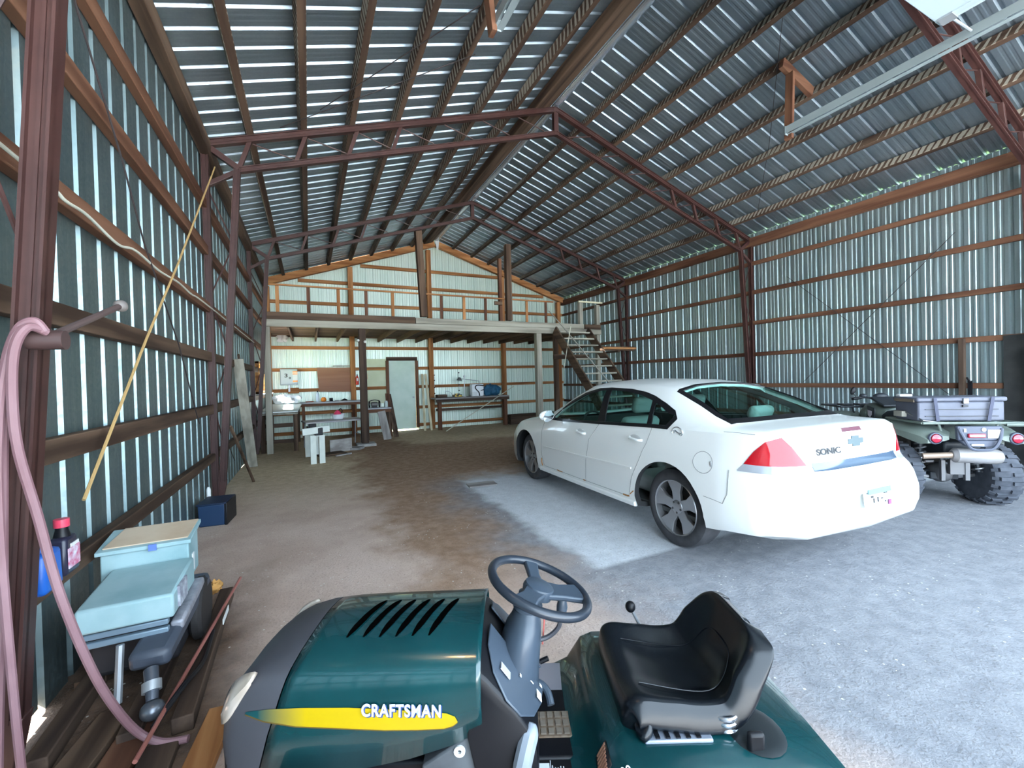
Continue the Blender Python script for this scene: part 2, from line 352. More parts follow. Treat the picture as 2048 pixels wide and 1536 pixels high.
# ------------------------------------------------------------------ steel trusses
def truss(Y,lab):
    t=thing('steel_truss',lab,'truss',(0,Y,0),0,'red steel roof trusses')
    def pr(name,p,q,w,h): 
        # an angle/channel: two thin flanges
        P=V(p);Q=V(q); d=(Q-P).normalized(); n=d.cross(V((0,1,0))).normalized(); m=MB(); up_=V((0,1,0)); o=V((0,-w*.30,0))
        m.bar(P,Q,h,w*.55,up_)
        for k in (-1,1): m.bar(P+n*k*(h*.5-.005)+o,Q+n*k*(h*.5-.005)+o,.010,w*.35,up_)
        m.bar(P+o*.95,Q+o*.95,.012,.012,up_); return m.build(name,M_STEEL,t,smooth=0)
    def zt(x): return roofz(x)-.065
    def zb(x): 
        a=4.273+(5.833-4.273)*(min(x,W-x)-.419)/(XR-.419); return a
    def chord(name,p,q,w,h,up=(0,0,1)):
        m=MB(); P=V(p);Q=V(q)
        m.bar(P,Q,w,h,up); return m.build(name,M_STEEL,t,smooth=0,bevel=.004)
    for s in (0,1):
        f=(lambda x:x) if s==0 else (lambda x:W-x)
        # the top chord: channel made of a web and two flanges
        p=(f(.05),0,zt(f(.05))); q=(XR,0,zt(XR))
        pr('top_chord',p,q,.10,.085)
        pr('bottom_chord',(f(.42),0,4.25),(XR,0,5.80),.09,.07)
        pr('outer_column',(f(.06),0,4.5),(f(.06),0,0.0),.11,.075)
        pr('inner_column',(f(.40),0,4.25),(f(.135),0,.28),.11,.075)
        chord('column_foot',(f(.135),0,.30),(f(.08),0,0.0),.09,.07,(0,1,0))
        chord('knee_strut',(f(.07),0,4.50),(f(.42),0,4.27),.07,.07)
        chord('knee_strut',(f(.06),0,4.00),(f(.40),0,4.23),.06,.055)
        xs=[.55,1.21,1.88,2.50,3.15,3.80,4.45]
        w=MB()
        for i,x in enumerate(xs):
            if i<4: chord('web',(f(x),0,zt(x)-.02),(f(x-.13),0,zb(x-.13)),.055,.05)
        for i,x in enumerate(xs):
            x2=(xs[i+1]-.13) if i+1<len(xs) else 5.0
            MB().tube([(f(x+.03),0,zt(x)-.05),(f(x2-.02),0,zb(x2)+.03)],.009,6).build('web_rod',M_STEEL,t)
        zc=[4.0,3.3,2.6,1.9,1.25,.7]
        def xi(z): return .40-(4.25-z)*(.265/3.97)
        for i,z in enumerate(zc[:-1]):
            a=(f(.06),0,z) if i%2==0 else (f(xi(z)),0,z); z2=zc[i+1]; b=(f(xi(z2)),0,z2) if i%2==0 else (f(.06),0,z2)
            MB().tube([a,b],.009,6).build('web_rod',M_STEEL,t)
    MB().bar((XR,0,HR-.03),(XR,0,5.76),.09,.07,(0,1,0)).build('king_post',M_STEEL,t,smooth=0)
    return t
truss(Y1,'nearest red steel truss, its column carrying the coiled hose'); truss(Y2,'middle red steel truss above the parked white car'); truss(Y3,'far red steel truss just in front of the wooden loft')
# wall bracing rods
def rod(lab,pts,r=.008,m=M_ROD,name='brace_rod',cat='rod',n=6): return one(name,lab,cat,MB().tube(pts,r,n),m)
# ------------------------------------------------------------------ loft, stairs
YL=10.87; LZ=2.96
def wbox(name,lab,cat,c,d,k,ax,group=None,bev=.008,rot=None): return one(name,lab,cat,B(c,d,rot),wood(k,ax),group,bevel=bev)
wbox('loft_beam','long pale grey timber beam carrying the front of the loft','beam',(4.87,YL,2.875),(9.26,.09,.16),'grey','x')
wbox('rim_board','brown plank along the loft edge on top of the grey beam, left half','board',(1.95,YL-.005,3.04),(3.4,.06,.165),'brown','x','loft edge planks')
wbox('rim_board','greyish plank along the loft edge on top of the grey beam, right half','board',(6.26,YL-.005,3.035),(5.20,.06,.15),'grey','x','loft edge planks')
x=.75; i=0
while x<9.4:
    i+=1
    tag(wbox('joist','x','joist',(x,12.69,2.87),(.05,3.5,.16),'brown','y'),'brown loft joist under the deck, number %d of the row counted from the left wall'%i,group='loft joists'); x+=.62
wbox('loft_deck','rough plank deck of the wooden loft','floor deck',(4.87,12.62,2.975),(9.3,3.42,.035),'brown','x',bev=0)
wbox('rim_board','short brown plank on the loft edge right of the stairs','board',(9.19,YL-.005,3.035),(.60,.06,.15),'brown','x','loft edge planks')
# posts
def post(lab,x,y,z0,z1,w,k='dark',lean=0):
    t=MB(); t.bar((x,y,z0),(x+lean,y,z1),w,w,(0,1,0)); return one('post',lab,'post',t,wood(k,'z'),'posts of the loft',bevel=.012)
p=post('dark round-edged loft post with white insulators, standing on a concrete block',2.345,YL+.02,fz(YL)+.07,2.79,.165)
for q in ((2.24,YL-.09,2.50),(2.40,YL-.09,2.47)): 
    o=MB().lathe([(.015,0),(.032,.01),(.02,.035),(.03,.05),(.012,.07)],q,(0,-1,0),12).build('insulator',mat('porcelain',(.75,.74,.68),.3),p)
one('footing_block','flat grey concrete block under the dark loft post','block',B((2.36,YL-.03,fz(YL)+.035),(.44,.40,.07)),mat('concrete_block',(.30,.29,.27),.9,0,(.4,.39,.37),scale=12,bump=.3),bevel=.012)
post('greyish loft post to the left of the stairs, behind the bonnet of the car',7.24,YL+.02,fz(YL),2.79,.17,'grey')
post('greyish loft post at the left wall, behind the far truss column',.33,YL+.02,fz(YL),2.79,.13,'grey')
post('tall brown post rising from the loft edge to the far truss, left one',3.86,YL-.07,3.13,5.33,.17,'brown',-.09)
post('tall brown post rising from the loft edge to the far truss, right one',6.28,YL-.07,3.12,5.25,.16,'brown')
post('brown doubled post beside the right tall loft post, carrying a short block',6.12,YL+.14,2.995,4.9,.10,'red')
wbox('nailer','short brown block nailed on the doubled loft post','block',(6.02,YL+.06,3.62),(.24,.05,.10),'brown','x')
post('short brown post at the back right under the stairs',7.86,YL+.05,fz(YL),2.79,.13,'brown')
# rail
wbox('hand_rail','thin pale hand rail along the front of the loft','rail',(4.1,YL+.03,3.745),(7.4,.05,.04),'orange','x')
for i,x in enumerate((.557,1.192,1.842,2.472,3.11,4.371,5.0,5.631,6.919,7.558)):
    wbox('baluster','thin brown baluster of the loft rail, number %d from the left'%(i+1),'baluster',(x,YL+.065,3.37),(.075,.03,.72),'red' if i%2 else 'orange','z','balusters of the loft rail',.004)
# stairs
st=thing('stairs','steep open wooden stairs climbing to the loft behind the car','stairs',(0,0,0))
sw=wood('grey','x')
for x in (7.66,8.80):
    m=MB(); m.bar((x,7.95,.10),(x,10.62,2.875),.05,.26); tag(m.build('stringer',wood('brown','y'),st,bevel=.006))
for i in range(13):
    z=2.80-.205*i; yy=7.95+(z-.10)*(2.85/2.96)
    B((8.23,yy,z),(1.09,.24,.04)).build('tread',sw,st,bevel=.005)
MB().tube([(7.70,11.0,3.50),(7.72,10.3,2.95),(7.85,8.4,1.30)],.016,6).build('hand_rope',mat('grey_rope',(.3,.29,.25),.8),st)
wbox('landing_post','grey landing post right of the stairs top, near one','post',(8.78,YL+.05,3.40),(.12,.12,.85),'grey','z','landing posts')
wbox('landing_post','grey landing post right of the stairs top, far right one','post',(9.47,YL+.12,1.79+fz(YL)/2),(.13,.13,3.92+fz(YL)*-1),'grey','z','landing posts')
wbox('landing_rail','short pale rail across the two landing posts','rail',(9.12,YL-.02,3.80),(.90,.05,.05),'pale','x')
wbox('stair_beam','brown cross timber behind the stairs at half height','beam',(8.3,10.75,2.10),(1.25,.08,.14),'brown','x')
for i,(z,y,x0,x1) in enumerate(((2.29,10.33,8.9,10.36),(2.36,10.36,8.95,10.36),(2.325,10.21,8.92,10.30))):
    wbox('lumber_board','pale-ended brown board in the stack right of the stairs, %s'%('underneath','top back','top front')[i],'board',((x0+x1)/2,y,z),(x1-x0,.11,.062),'brown' if i!=2 else 'orange','x','lumber stack by the stairs')
wbox('lumber_bracket','dark bracket arm under the lumber stack','bracket',(9.6,10.50,2.23),(.09,.75,.05),'dark','y')
rod('thin pale pole leaning against the stairs stringer',[(7.55,10.0,1.75),(7.74,9.9,2.9)],.012,mat('pale_pole',(.5,.48,.38),.6))
bag=MB(); bag.ell((5.28,YL+.55,3.10),(.22,.16,.11),14,8); one('bundle','dark bundle lying on the loft deck between the tall posts','bag',bag,mat('dark_cloth',(.018,.014,.02),.9))
wbox('scrap_board','grey scrap board lying on the loft deck right of the bundle','board',(5.85,YL+.5,3.03),(.55,.2,.05),'grey','x')
# door and window
dm=mat('pale_green_door',(.52,.66,.56),.5,0,(.62,.74,.65),scale=2.5,detail=3)
d=tag(B(((DOOR[0]+DOOR[1])/2,YB-.035,1.04),(.86,.045,2.30)).build('door_1',dm,bevel=.005),kind='structure')
B(((DOOR[0]+DOOR[1])/2,YB-.07,-.095),(.80,.03,.03)).build('weather_strip',M_WHITE,d)
MB().lathe([(.01,0),(.012,.03),(.028,.04),(.028,.06),(.0,.065)],(4.33,YB-.057,.95),(0,-1,0),14).build('door_knob',M_GREY,d)
for nm,c,dd in (('trim_1',((DOOR[0]+DOOR[1])/2,YB-.06,2.25),(1.02,.09,.12)),('trim_2',(DOOR[0]-.05,YB-.06,1.05),(.09,.10,2.28)),('trim_3',(DOOR[1]+.05,YB-.06,1.05),(.09,.10,2.28))):
    tag(B(c,dd).build(nm,wood('red' if nm!='trim_1' else 'brown','x' if nm=='trim_1' else 'z'),bevel=.006),kind='structure')
wf=MB(); y0,y1,z0,z1=WIN; t=.05
for c,dd in ((((.0),(y0+y1)/2,z0+t/2),(.16,y1-y0,t)),((0,(y0+y1)/2,z1-t/2),(.16,y1-y0,t)),((0,y0+t/2,(z0+z1)/2),(.16,t,z1-z0)),((0,y1-t/2,(z0+z1)/2),(.16,t,z1-z0)),((0,(y0+y1)/2,(z0+z1)/2),(.05,.05,z1-z0))): wf.box(c,dd)
wo=tag(wf.build('window_1',wood('orange','y'),bevel=.005),kind='structure')
B((-.03,(y0+y1)/2,(z0+z1)/2),(.006,y1-y0-.06,z1-z0-.06)).build('pane',glassmat('window_glass',(.95,.97,.96),.04),wo)
B((.11,(y0+y1)/2,z0-.02),(.26,y1-y0+.1,.03)).build('sill',M_WHITE,wo)
# ------------------------------------------------------------------ back of the barn
FB=-.16
bt=thing('workbench','long back workbench left of the door, grey top over plank shelves','bench',(0,0,0))
B((1.75,13.98,.925),(1.75,.56,.045)).build('bench_top',mat('bench_top_grey',(.34,.35,.38),.5,0,(.45,.46,.48),scale=5),bt,bevel=.006)
B((1.75,13.735,.865),(1.75,.04,.075)).build('apron',wood('red','x'),bt,bevel=.004)
for x in (.98,2.36): B((x,13.82,(.9+FB)/2),(.08,.08,.9-FB)).build('leg',wood('red','z'),bt,bevel=.005)
B((1.70,13.86,.62),(1.6,.06,.07)).build('shelf_rail',wood('orange','x'),bt,bevel=.004)
sb=thing('workbench','bench along the left wall under the window, covered by a white sheet','bench',(0,0,0))
MB().bar((.51,10.98,.82),(.51,13.65,.918),.78,.045).build('bench_top',wood('grey','y'),sb,bevel=.006)
for x,y in ((.18,11.1),(.84,11.1),(.18,13.5),(.84,13.5)): B((x,y,(.8+fz(y))/2),(.09,.09,.8-fz(y))).build('leg',wood('brown','z'),sb,bevel=.005)
B((.51,11.1,.55),(.56,.05,.09)).build('stretcher',wood('dark','x'),sb); B((.51,11.1,.18),(.56,.05,.08)).build('stretcher',wood('dark','x'),sb)
s=MB(); s.prism([(.10,10.975,.849),(.90,10.985,.849),(.96,13.35,.936),(.18,13.35,.936)],(0,0,.022)); one('sheet','flat white foam sheet lying on the bench under the window','sheet',s,mat('white_foam',(.78,.83,.80),.6),bevel=.004)
def crumple(name,lab,cat,c,r,m,seed,n=20,amp=.35):
    rnd=random.Random(seed); b=MB(); b.ell((0,0,0),r,n,14); 
    for v in b.bm.verts:
        q=v.co.normalized(); f=1+amp*(math.sin(q.x*5+seed)*math.cos(q.y*6-seed)+.5*math.sin(q.z*9+q.x*7)+.4*rnd.uniform(-1,1)*.4)
        v.co=V((v.co.x*f,v.co.y*f,max(v.co.z*f,-r[2])))+V(c)
    return one(name,lab,cat,b,m)
crumple('plastic_bag','crumpled white plastic bag on the white sheet by the window','bag',(.60,13.30,1.07),(.30,.35,.12),mat('white_plastic',(.82,.84,.86),.4),3,24)
def bottle(name,lab,cat,loc,h,r,m,capm,tint=None):
    t=thing(name,lab,cat,loc)
    MB().lathe([(r*.9,0),(r,h*.04),(r,h*.6),(r*.75,h*.74),(r*.32,h*.84),(r*.32,h*.9)],(0,0,0),n=16).build('bottle_body',m,t)
    MB().lathe([(r*.38,h*.885),(r*.38,h)],(0,0,0),n=12).build('cap',capm,t); return t
bottle('bottle','clear spray bottle with dark trigger on the back workbench','bottle',(1.37,13.95,.948),.33,.05,mat('pale_plastic',(.65,.75,.82),.25),M_BLACK)
MB().ell((1.53,13.93,1.013),(.075,.075,.066),18,12) and one('ball','bright orange ball-shaped tub on the back workbench','tub',MB().lathe([(.045,0),(.073,.03),(.078,.07),(.06,.115),(.04,.13)],(1.53,13.93,.948),n=18),mat('orange_plastic',(.85,.25,.02),.4))
one('cup','small black mug on the back workbench','cup',MB().lathe([(.045,0),(.05,.01),(.052,.10),(.044,.10),(.04,.02)],(1.74,13.95,.948),n=18,cap=True),M_BLACK)
one('tool','low black hand tool lying on the right end of the back workbench','tool',MB().tube([(2.02,13.9,.965),(2.12,13.93,.99),(2.2,13.92,.965)],[.012,.03,.014],8),M_BLACK)
one('rag','small grey rag beside the black mug on the back workbench','rag',B((1.90,13.92,.96),(.11,.08,.024)),mat('grey_cloth',(.3,.32,.33),.9),bevel=.01)
one('tray','reddish shallow tray at the left end of the back workbench','tray',B((1.15,13.95,.962),(.22,.14,.028)),mat('red_brown',(.3,.08,.05),.6),bevel=.008)
# electrical box
eb=thing('electrical_box','grey electrical box with black hand-painted marks on the back wall','box',(.61,YB-.085,1.71))
B((0,-.06,0),(.46,.14,.48)).build('housing',mat('box_grey',(.40,.47,.50),.5),eb,bevel=.012)
B((-.03,-.137,0),(.36,.014,.42)).build('cover',mat('box_grey2',(.44,.51,.54),.5),eb,bevel=.006)
text_mesh('marking','3',.15,M_BLACK,eb,(-.07,-.147,.04),(PI/2,0,0),.001,1.3,.004); text_mesh('marking','0',.08,M_BLACK,eb,(.03,-.147,-.03),(PI/2,0,0),.001,1.2,.004)
lb=B((.17,-.146,.0),(.13,.006,.34)).build('label',M_WHITE,eb)
for z,h in ((.15,.04),(.09,.03),(-.13,.05)): B((.17,-.150,z),(.13,.003,h)).build('stripe',mat('orange_label',(.9,.3,.08),.5),lb)
B((.0,-.02,-.34),(.05,.05,.2)).build('conduit',M_GREY,eb)
one('junction_board','small tan wood panel below the electrical box','panel',B((.72,YB-.10,1.30),(.30,.03,.17)),wood('orange','x'),bevel=.004)
one('fibreboard','plain brown fibreboard panel hung on the back wall','panel',MB().prism([(1.38,YB-.115,1.99),(2.34,YB-.115,1.97),(2.36,YB-.115,1.21),(1.42,YB-.115,1.24)],(0,.012,0)),wood('ply','x'))
one('shelf_strip','thin pale batten over the brown panel','batten',B((2.16,YB-.14,2.03),(.65,.10,.025)),wood('grey','x'))
one('backing_panel','yellow-green painted board on the wall between loft post and door','panel',B((3.11,YB-.006,1.52),(.74,.008,1.46)),mat('yellow_green_paint',(.58,.63,.42),.6,0,(.66,.70,.50),scale=3))
fe=thing('fire_extinguisher','red fire extinguisher hanging on a stud beside the brown panel','extinguisher',(2.53,YB-.30,1.42))
MB().lathe([(.04,0),(.05,.02),(.05,.22),(.03,.27),(.015,.29)],n=18).build('cylinder',mat('extinguisher_red',(.55,.05,.03),.35),fe)
B((0,-.0,.31),(.03,.07,.04)).build('valve',M_BLACK,fe); B((0,-.05,.17),(.045,.008,.08)).build('label',M_WHITE,fe)
crumple('bag','crumpled white bag hanging high on the back wall at the left corner','bag',(.47,YB-.17,2.88),(.15,.07,.13),mat('white_plastic',(.82,.84,.86),.4),8)
one('hand_scoop','pale garden trowel with red-brown handle hung left of the yellow-green board','tool',MB().tube([(2.83,YB-.12,1.60),(2.83,YB-.12,1.78)],[.045,.03],8).tube([(2.83,YB-.12,1.42),(2.83,YB-.12,1.6)],.014,8),mat('trowel',(.7,.5,.35),.5))
# folding table and basin
ft=thing('folding_table','low grey table with thin metal legs in front of the back workbench','table',(1.66,11.35,0),math.radians(8))
B((0,0,.575),(1.34,.75,.035)).build('table_top',mat('table_grey',(.36,.34,.34),.6,0,(.46,.45,.46),scale=4),ft,bevel=.008)
for sx in (-.60,.60):
    for sy in (-.30,.30): MB().tube([(sx,sy,.56),(sx-.02,sy,fz(11.3))],.014,8).build('leg',M_GREY,ft)
    MB().tube([(sx,-.3,.2),(sx,.3,.2)],.010,8).build('crossbar',M_GREY,ft)
B((-.62,-.3,.25),(.02,.2,.5)).build('end_panel',wood('dark','z'),ft)
bs=thing('basin','white plastic basin on the low grey table','basin',(1.78,11.40,.595))
MB().lathe([(.10,0),(.115,.01),(.155,.12),(.165,.125),(.15,.118),(.105,.018)],n=24,cap=True).build('bowl',mat('white_plastic',(.82,.84,.86),.4),bs)
jg=thing('jug','bright pink-red jug with dark handle standing in the white basin','jug',(1.77,11.41,.62))
MB().lathe([(.08,0),(.09,.02),(.088,.12),(.05,.17),(.03,.19)],n=18).build('jug_body',mat('pink_red_plastic',(.75,.06,.14),.35),jg)
MB().tube(bez([(.02,0,.18),(.07,-.02,.23),(.11,-.02,.18),(.085,-.01,.12)],6),.012,8).build('handle',M_BLACK,jg)
# white sawhorse
sh=thing('sawhorse','white board sawhorse with a black bracket standing on the dirt','sawhorse',(1.26,8.7,0),math.radians(6))
wp=mat('pale_board_paint',(.62,.66,.60),.6,0,(.70,.74,.68),scale=6)
for x,y in ((-.075,-.02),(.075,-.02),(-.075,.9),(.075,.9)): B((x,y,.265),(.10,.045,.53)).build('leg',wp,sh,bevel=.004)
for y in (-.02,.9): B((.02,y-.03,.60),(.14,.06,.14)).build('bracket',M_BLACK,sh,bevel=.01)
MB().bar((-.26,-.10,.61),(.21,-.02,.64),.05,.12).build('cross_board',wp,sh,bevel=.004)
B((0,.44,.55),(.05,.98,.09)).build('rail',wp,sh,bevel=.004)
for i,(c,d,r,l) in enumerate((((1.52,9.6,.03),(.55,.35,.03),.3,'flat brown board on the dirt behind the white sawhorse'),((1.75,10.1,.12),(.5,.03,.32),.4,'grey board standing on edge under the low table'),((2.0,10.3,.03),(.45,.3,.05),-.5,'grey scrap board on the dirt by the concrete block'),((1.75,9.35,.02),(.35,.05,.03),.5,'pale stick on the dirt right of the white sawhorse'))):
    wbox('scrap_board',l,'board',(c[0],c[1],c[2]+fz(c[1])),d,'dusty' if i!=0 else 'brown','x',None,.004,r)
# small bench with vise
vb=thing('small_bench','small bench with a thin grey top between the loft post and the door','bench',(0,0,0))
B((2.87,12.45,.755),(.70,.5,.035)).build('bench_top',mat('bench_top_grey',(.34,.35,.38),.5),vb,bevel=.004); B((2.87,12.22,.69),(.66,.04,.09)).build('apron',wood('red','x'),vb)
for x in (2.58,3.16):
    for y in (12.25,12.66): B((x,y,(.74+fz(y))/2),(.06,.06,.74-fz(y))).build('leg',wood('dark','z'),vb)
vs=thing('grinder','dark bench grinder on the small bench','tool',(2.78,12.35,.773))
MB().lathe([(.05,-.09),(.065,-.07),(.065,.07),(.05,.09)],(0,0,.10),(1,0,0),16).build('motor',mat('tool_grey',(.16,.15,.14),.5,.3),vs)
for s in (-1,1): MB().lathe([(.09,-.018),(.09,.018)],(s*.135,0,.10),(1,0,0),18).build('wheel_guard',M_BLACK,vs)
B((0,0,.02),(.16,.12,.04)).build('base',M_BLACK,vs); MB().tube(bez([(-.13,0,.19),(0,-.02,.22),(.14,0,.19)],6),.012,6).build('cable',M_BLACK,vs)
one('jar','pale glass jar on the right end of the small bench','jar',MB().lathe([(.045,0),(.05,.01),(.05,.14),(.04,.16),(.04,.18)],(3.10,12.36,.773),n=16),mat('pale_jar',(.5,.58,.55),.3))
def lean(lab,a,b,w,t,k,name='plank',g=None,cat='plank'):
    m=MB(); m.bar(a,b,w,t,(0,1,0)); return one(name,lab,cat,m,wood(k,'z'),g,bevel=.004)
lean('wide grey plank leaning on the small bench',(3.06,11.98,fz(12)),(2.93,12.16,.68),.21,.03,'dusty')
lean('narrow dark-topped plank leaning in front of the pale green door',(3.40,12.55,fz(12.5)),(3.27,12.98,1.12),.14,.045,'brown')
lean('left one of two pale yellow battens leaning right of the door',(4.50,13.62,FB+.03),(4.63,14.33,1.72),.075,.03,'pale','batten','pale battens by the door','batten')
lean('right one of two pale yellow battens leaning right of the door',(4.72,13.62,FB+.03),(4.74,14.33,1.72),.075,.03,'pale','batten','pale battens by the door','batten')
lean('brown board end standing upright beside the small bench',(3.26,12.75,fz(12.7)),(3.22,12.85,1.15),.12,.04,'red')
# right workbench
rb=thing('workbench','dark timber workbench right of the door','bench',(0,0,0))
B((6.22,13.955,.885),(2.68,.62,.05)).build('bench_top',wood('dusty','x'),rb,bevel=.006); B((6.22,13.63,.815),(2.64,.05,.09)).build('apron',wood('dark','x'),rb)
for x in (5.02,7.40): B((x,13.68,(.86+FB)/2),(.12,.12,.86-FB)).build('leg',wood('red','z'),rb,bevel=.006)
B((6.2,14.0,.50),(2.4,.08,.08)).build('shelf_rail',wood('dark','x'),rb)
TZ=.911
wm=thing('machine_case','white machine with a curved black handle on the right workbench','machine',(6.42,13.88,TZ))
B((0,0,.21),(.44,.26,.42)).build('case',mat('white_plastic',(.82,.84,.86),.4),wm,bevel=.03); B((-.14,-.15,.08),(.2,.08,.15)).build('drawer',M_WHITE,wm,bevel=.015)
MB().tube(bez([(.2,-.15,.36),(-.05,-.16,.38),(-.10,-.16,.28),(.02,-.16,.14),(.05,-.15,.02)],6),.017,8).build('handle',M_BLACK,wm); MB().tube([(.1,-.15,.2),(.22,-.15,.22)],.014,8).build('hook',M_BLACK,wm)
crumple('bag','dark blue bulky bag on the right end of the right workbench','bag',(7.02,13.98,TZ+.19),(.36,.26,.20),mat('blue_cloth',(.012,.075,.15),.7,0,(.03,.14,.24),scale=7),5,24,.16)
lp=thing('desk_lamp','desk lamp with a swing arm behind the white machine','lamp',(6.62,14.1,TZ))
MB().lathe([(.08,0),(.08,.02),(.02,.03)],n=16).build('base',M_BLACK,lp); MB().tube([(0,0,.02),(-.02,0,.53),(-.72,-.1,.62)],.012,8).build('arm',M_GREY,lp)
MB().lathe([(.03,.05),(.05,.03),(.10,-.06),(.09,-.06),(.04,.02)],(-.78,-.1,.62),(.15,0,1),16).build('lamp_shade',mat('lamp_grey',(.12,.13,.13),.4),lp)
one('stand','thin white upright stand left of the white machine','stand',MB().lathe([(.06,0),(.06,.015),(.015,.02),(.015,.60),(.04,.72),(.0,.74)],(5.98,13.9,TZ),n=12),M_WHITE)
one('tool_case','yellow and black hand tool on the right workbench','tool',MB().box((5.70,13.85,TZ+.05),(.30,.12,.07)).box((5.70,13.85,TZ+.10),(.16,.1,.04)),mat('yellow_black',(.02,.02,.02),.5,0,(.75,.5,.05),scale=9,ramp=(.5,.56)))
one('wire_frame','bent wire frame behind the yellow tool','wire',MB().tube(bez([(5.30,13.9,TZ+.01),(5.32,13.95,TZ+.2),(5.5,13.95,TZ+.16),(5.55,13.9,TZ+.01)],6),.008,6),M_GREY)
one('crate','low dusty wooden crate on the left end of the right workbench','crate',B((5.17,13.95,TZ+.05),(.33,.3,.10)),wood('brown','x'),bevel=.006)
for i,(x,z) in enumerate(((5.06,1.35),(5.95,1.42))):
    t=thing('hanging_chain','thin hanging wire with dark beads on the back wall, %s'%('left one over the crate','right one behind the white stand')[i],'chain',(x,YB-.12,z),0,'hanging wires over the right workbench')
    MB().tube([(0,0,-.35),(0,0,.35)],.006,6).build('wire',M_GREY,t)
    for zz in (-.3,-.1,.15,.33): MB().ell((0,0,zz),(.03,.03,.02),10,6).build('bead',M_BLACK,t)
rod('long pale rod leaning from the dirt floor across the right workbench',[(5.05,13.1,fz(13.1)),(7.70,13.55,1.22)],.016,mat('pale_pole',(.5,.48,.38),.6))
wbox('timber_pile','dark timbers piled low along the back wall behind the car','timber',(8.75,13.9,FB+.17),(2.3,.5,.34),'dark','x')
wbox('timber_pile','dark plank sloping over the low timber pile behind the car','plank',(8.3,13.55,FB+.36),(1.6,.22,.05),'dark','x')
wbox('scrap_board','flat pale board lying on the floor left of the front car wheel','board',(3.30,5.56,.012),(.40,.22,.018),'dusty','x',None,.003,-.12)
# ------------------------------------------------------------------ left wall
lean('pale weathered board leaning on the left wall before the window',(.20,8.9,.02),(.12,8.15,1.92),.15,.02,'grey')
rod('thin dark pole leaning on the left wall beside the pale weathered board',[(.16,9.3,.02),(.12,8.2,2.0)],.018,wood('dark','z'),'pole','pole')
rod('short brown pole standing at the foot of the middle truss column',[(.34,7.6,.01),(.20,6.65,.95)],.022,wood('brown','z'),'pole','pole')
rod('thin dark brace rod crossing the left wall between the near trusses',[(.105,2.6,4.0),(.105,3.001,3.499),(.11,3.524,2.97),(.125,3.849,2.507),(.11,4.716,1.863),(.105,5.4,1.1)],.006)
rod('thin dark brace rod crossing the left wall behind the middle truss',[(.105,6.7,.9),(.105,7.6,.35)],.006)
rod('thin dark brace rod under the left roof slope, upper one',[(1.38,5.944,roofz(1.38)-.03),(2.921,4.242,roofz(2.92)-.03)],.006)
rod('thin dark brace rod under the left roof slope beside the middle truss',[(.909,6.266,roofz(.9)-.03),(3.15,5.0,roofz(3.15)-.03)],.006)
rod('thin brace wire crossing the right wall, falling towards the four-wheeler',[(W-.085,5.6,3.5),(W-.085,3.079,1.034)],.005)
rod('thin brace wire crossing the right wall, rising towards the big door',[(W-.085,3.0,3.6),(W-.085,5.303,1.259)],.005)
rod('thin wire hanging across the right roof slope',[(6.516,3.255,roofz(6.5)-.04),(8.0,4.4,roofz(8)-.15),(9.607,5.708,roofz(9.6)-.04)],.004)
rod('tan rope stretched from the middle truss down to the lowest left girt',[(.17,6.37,4.22),(.13,4.663,2.56),(.125,3.809,1.826),(.115,2.85,.93)],.0085,mat('tan_rope',(.42,.27,.11),.8),'rope','rope')
rod('pale electric cable sagging along a girt of the left wall',bez([(.12,.3,2.42),(.115,1.6,2.44),(.115,2.587,2.42),(.12,2.771,2.395),(.115,3.0,2.41),(.12,3.387,2.37),(.115,3.7,2.42),(.12,4.2,2.40),(.115,4.735,2.43),(.12,5.2,2.41),(.115,5.7,2.43),(.115,8,2.42),(.12,10.5,2.40)],6),.008,mat('pale_cable',(.55,.55,.46),.6),'cable','cable',8)
# hose on the near column
hm=mat('pink_hose',(.165,.082,.092),.5,0,(.225,.128,.142),scale=3)
h=MB(); h.tube(bez([(.16,2.04,.04),(.165,2.06,.4),(.18,2.07,.764),(.195,2.06,1.108),(.212,2.05,1.454),(.23,2.04,1.60),(.262,2.04,1.70),(.30,2.04,1.725),(.322,2.05,1.69)],8),.0145,10)
h.tube(bez([(.322,2.06,1.69),(.29,2.02,1.70),(.258,2.015,1.62),(.247,2.02,1.454),(.252,2.03,1.28),(.284,2.05,1.05),(.334,2.05,.757),(.395,2.09,.447),(.44,2.15,.24),(.49,2.20,.09),(.57,2.18,.035),(.66,2.16,.03)],8),.0145,10)
h.tube(bez([(.235,2.03,.05),(.215,2.03,.5),(.20,2.03,1.1),(.215,2.03,1.45),(.25,2.03,1.66),(.285,2.035,1.705)],8),.0125,10)
one('hose','long faded pink hose looped over the nearest red column','hose',h,hm)
pg=thing('hanger_bar','rusty bar with a knob end sticking out of the nearest red column','bar',(0,0,0))
MB().tube([(.31,2.10,1.675),(.31,2.74,1.89)],.014,10).build('bar',mat('rusty_bar',(.11,.075,.07),.6,.3),pg); MB().ell((.31,2.77,1.90),(.03,.035,.03),12,8).build('knob',mat('knob_grey',(.16,.14,.13),.5),pg)
MB().lathe([(.035,-.05),(.035,.05)],(.31,2.09,1.665),(1,0,0),14).build('clamp',mat('clamp_brown',(.06,.034,.032),.5),pg)
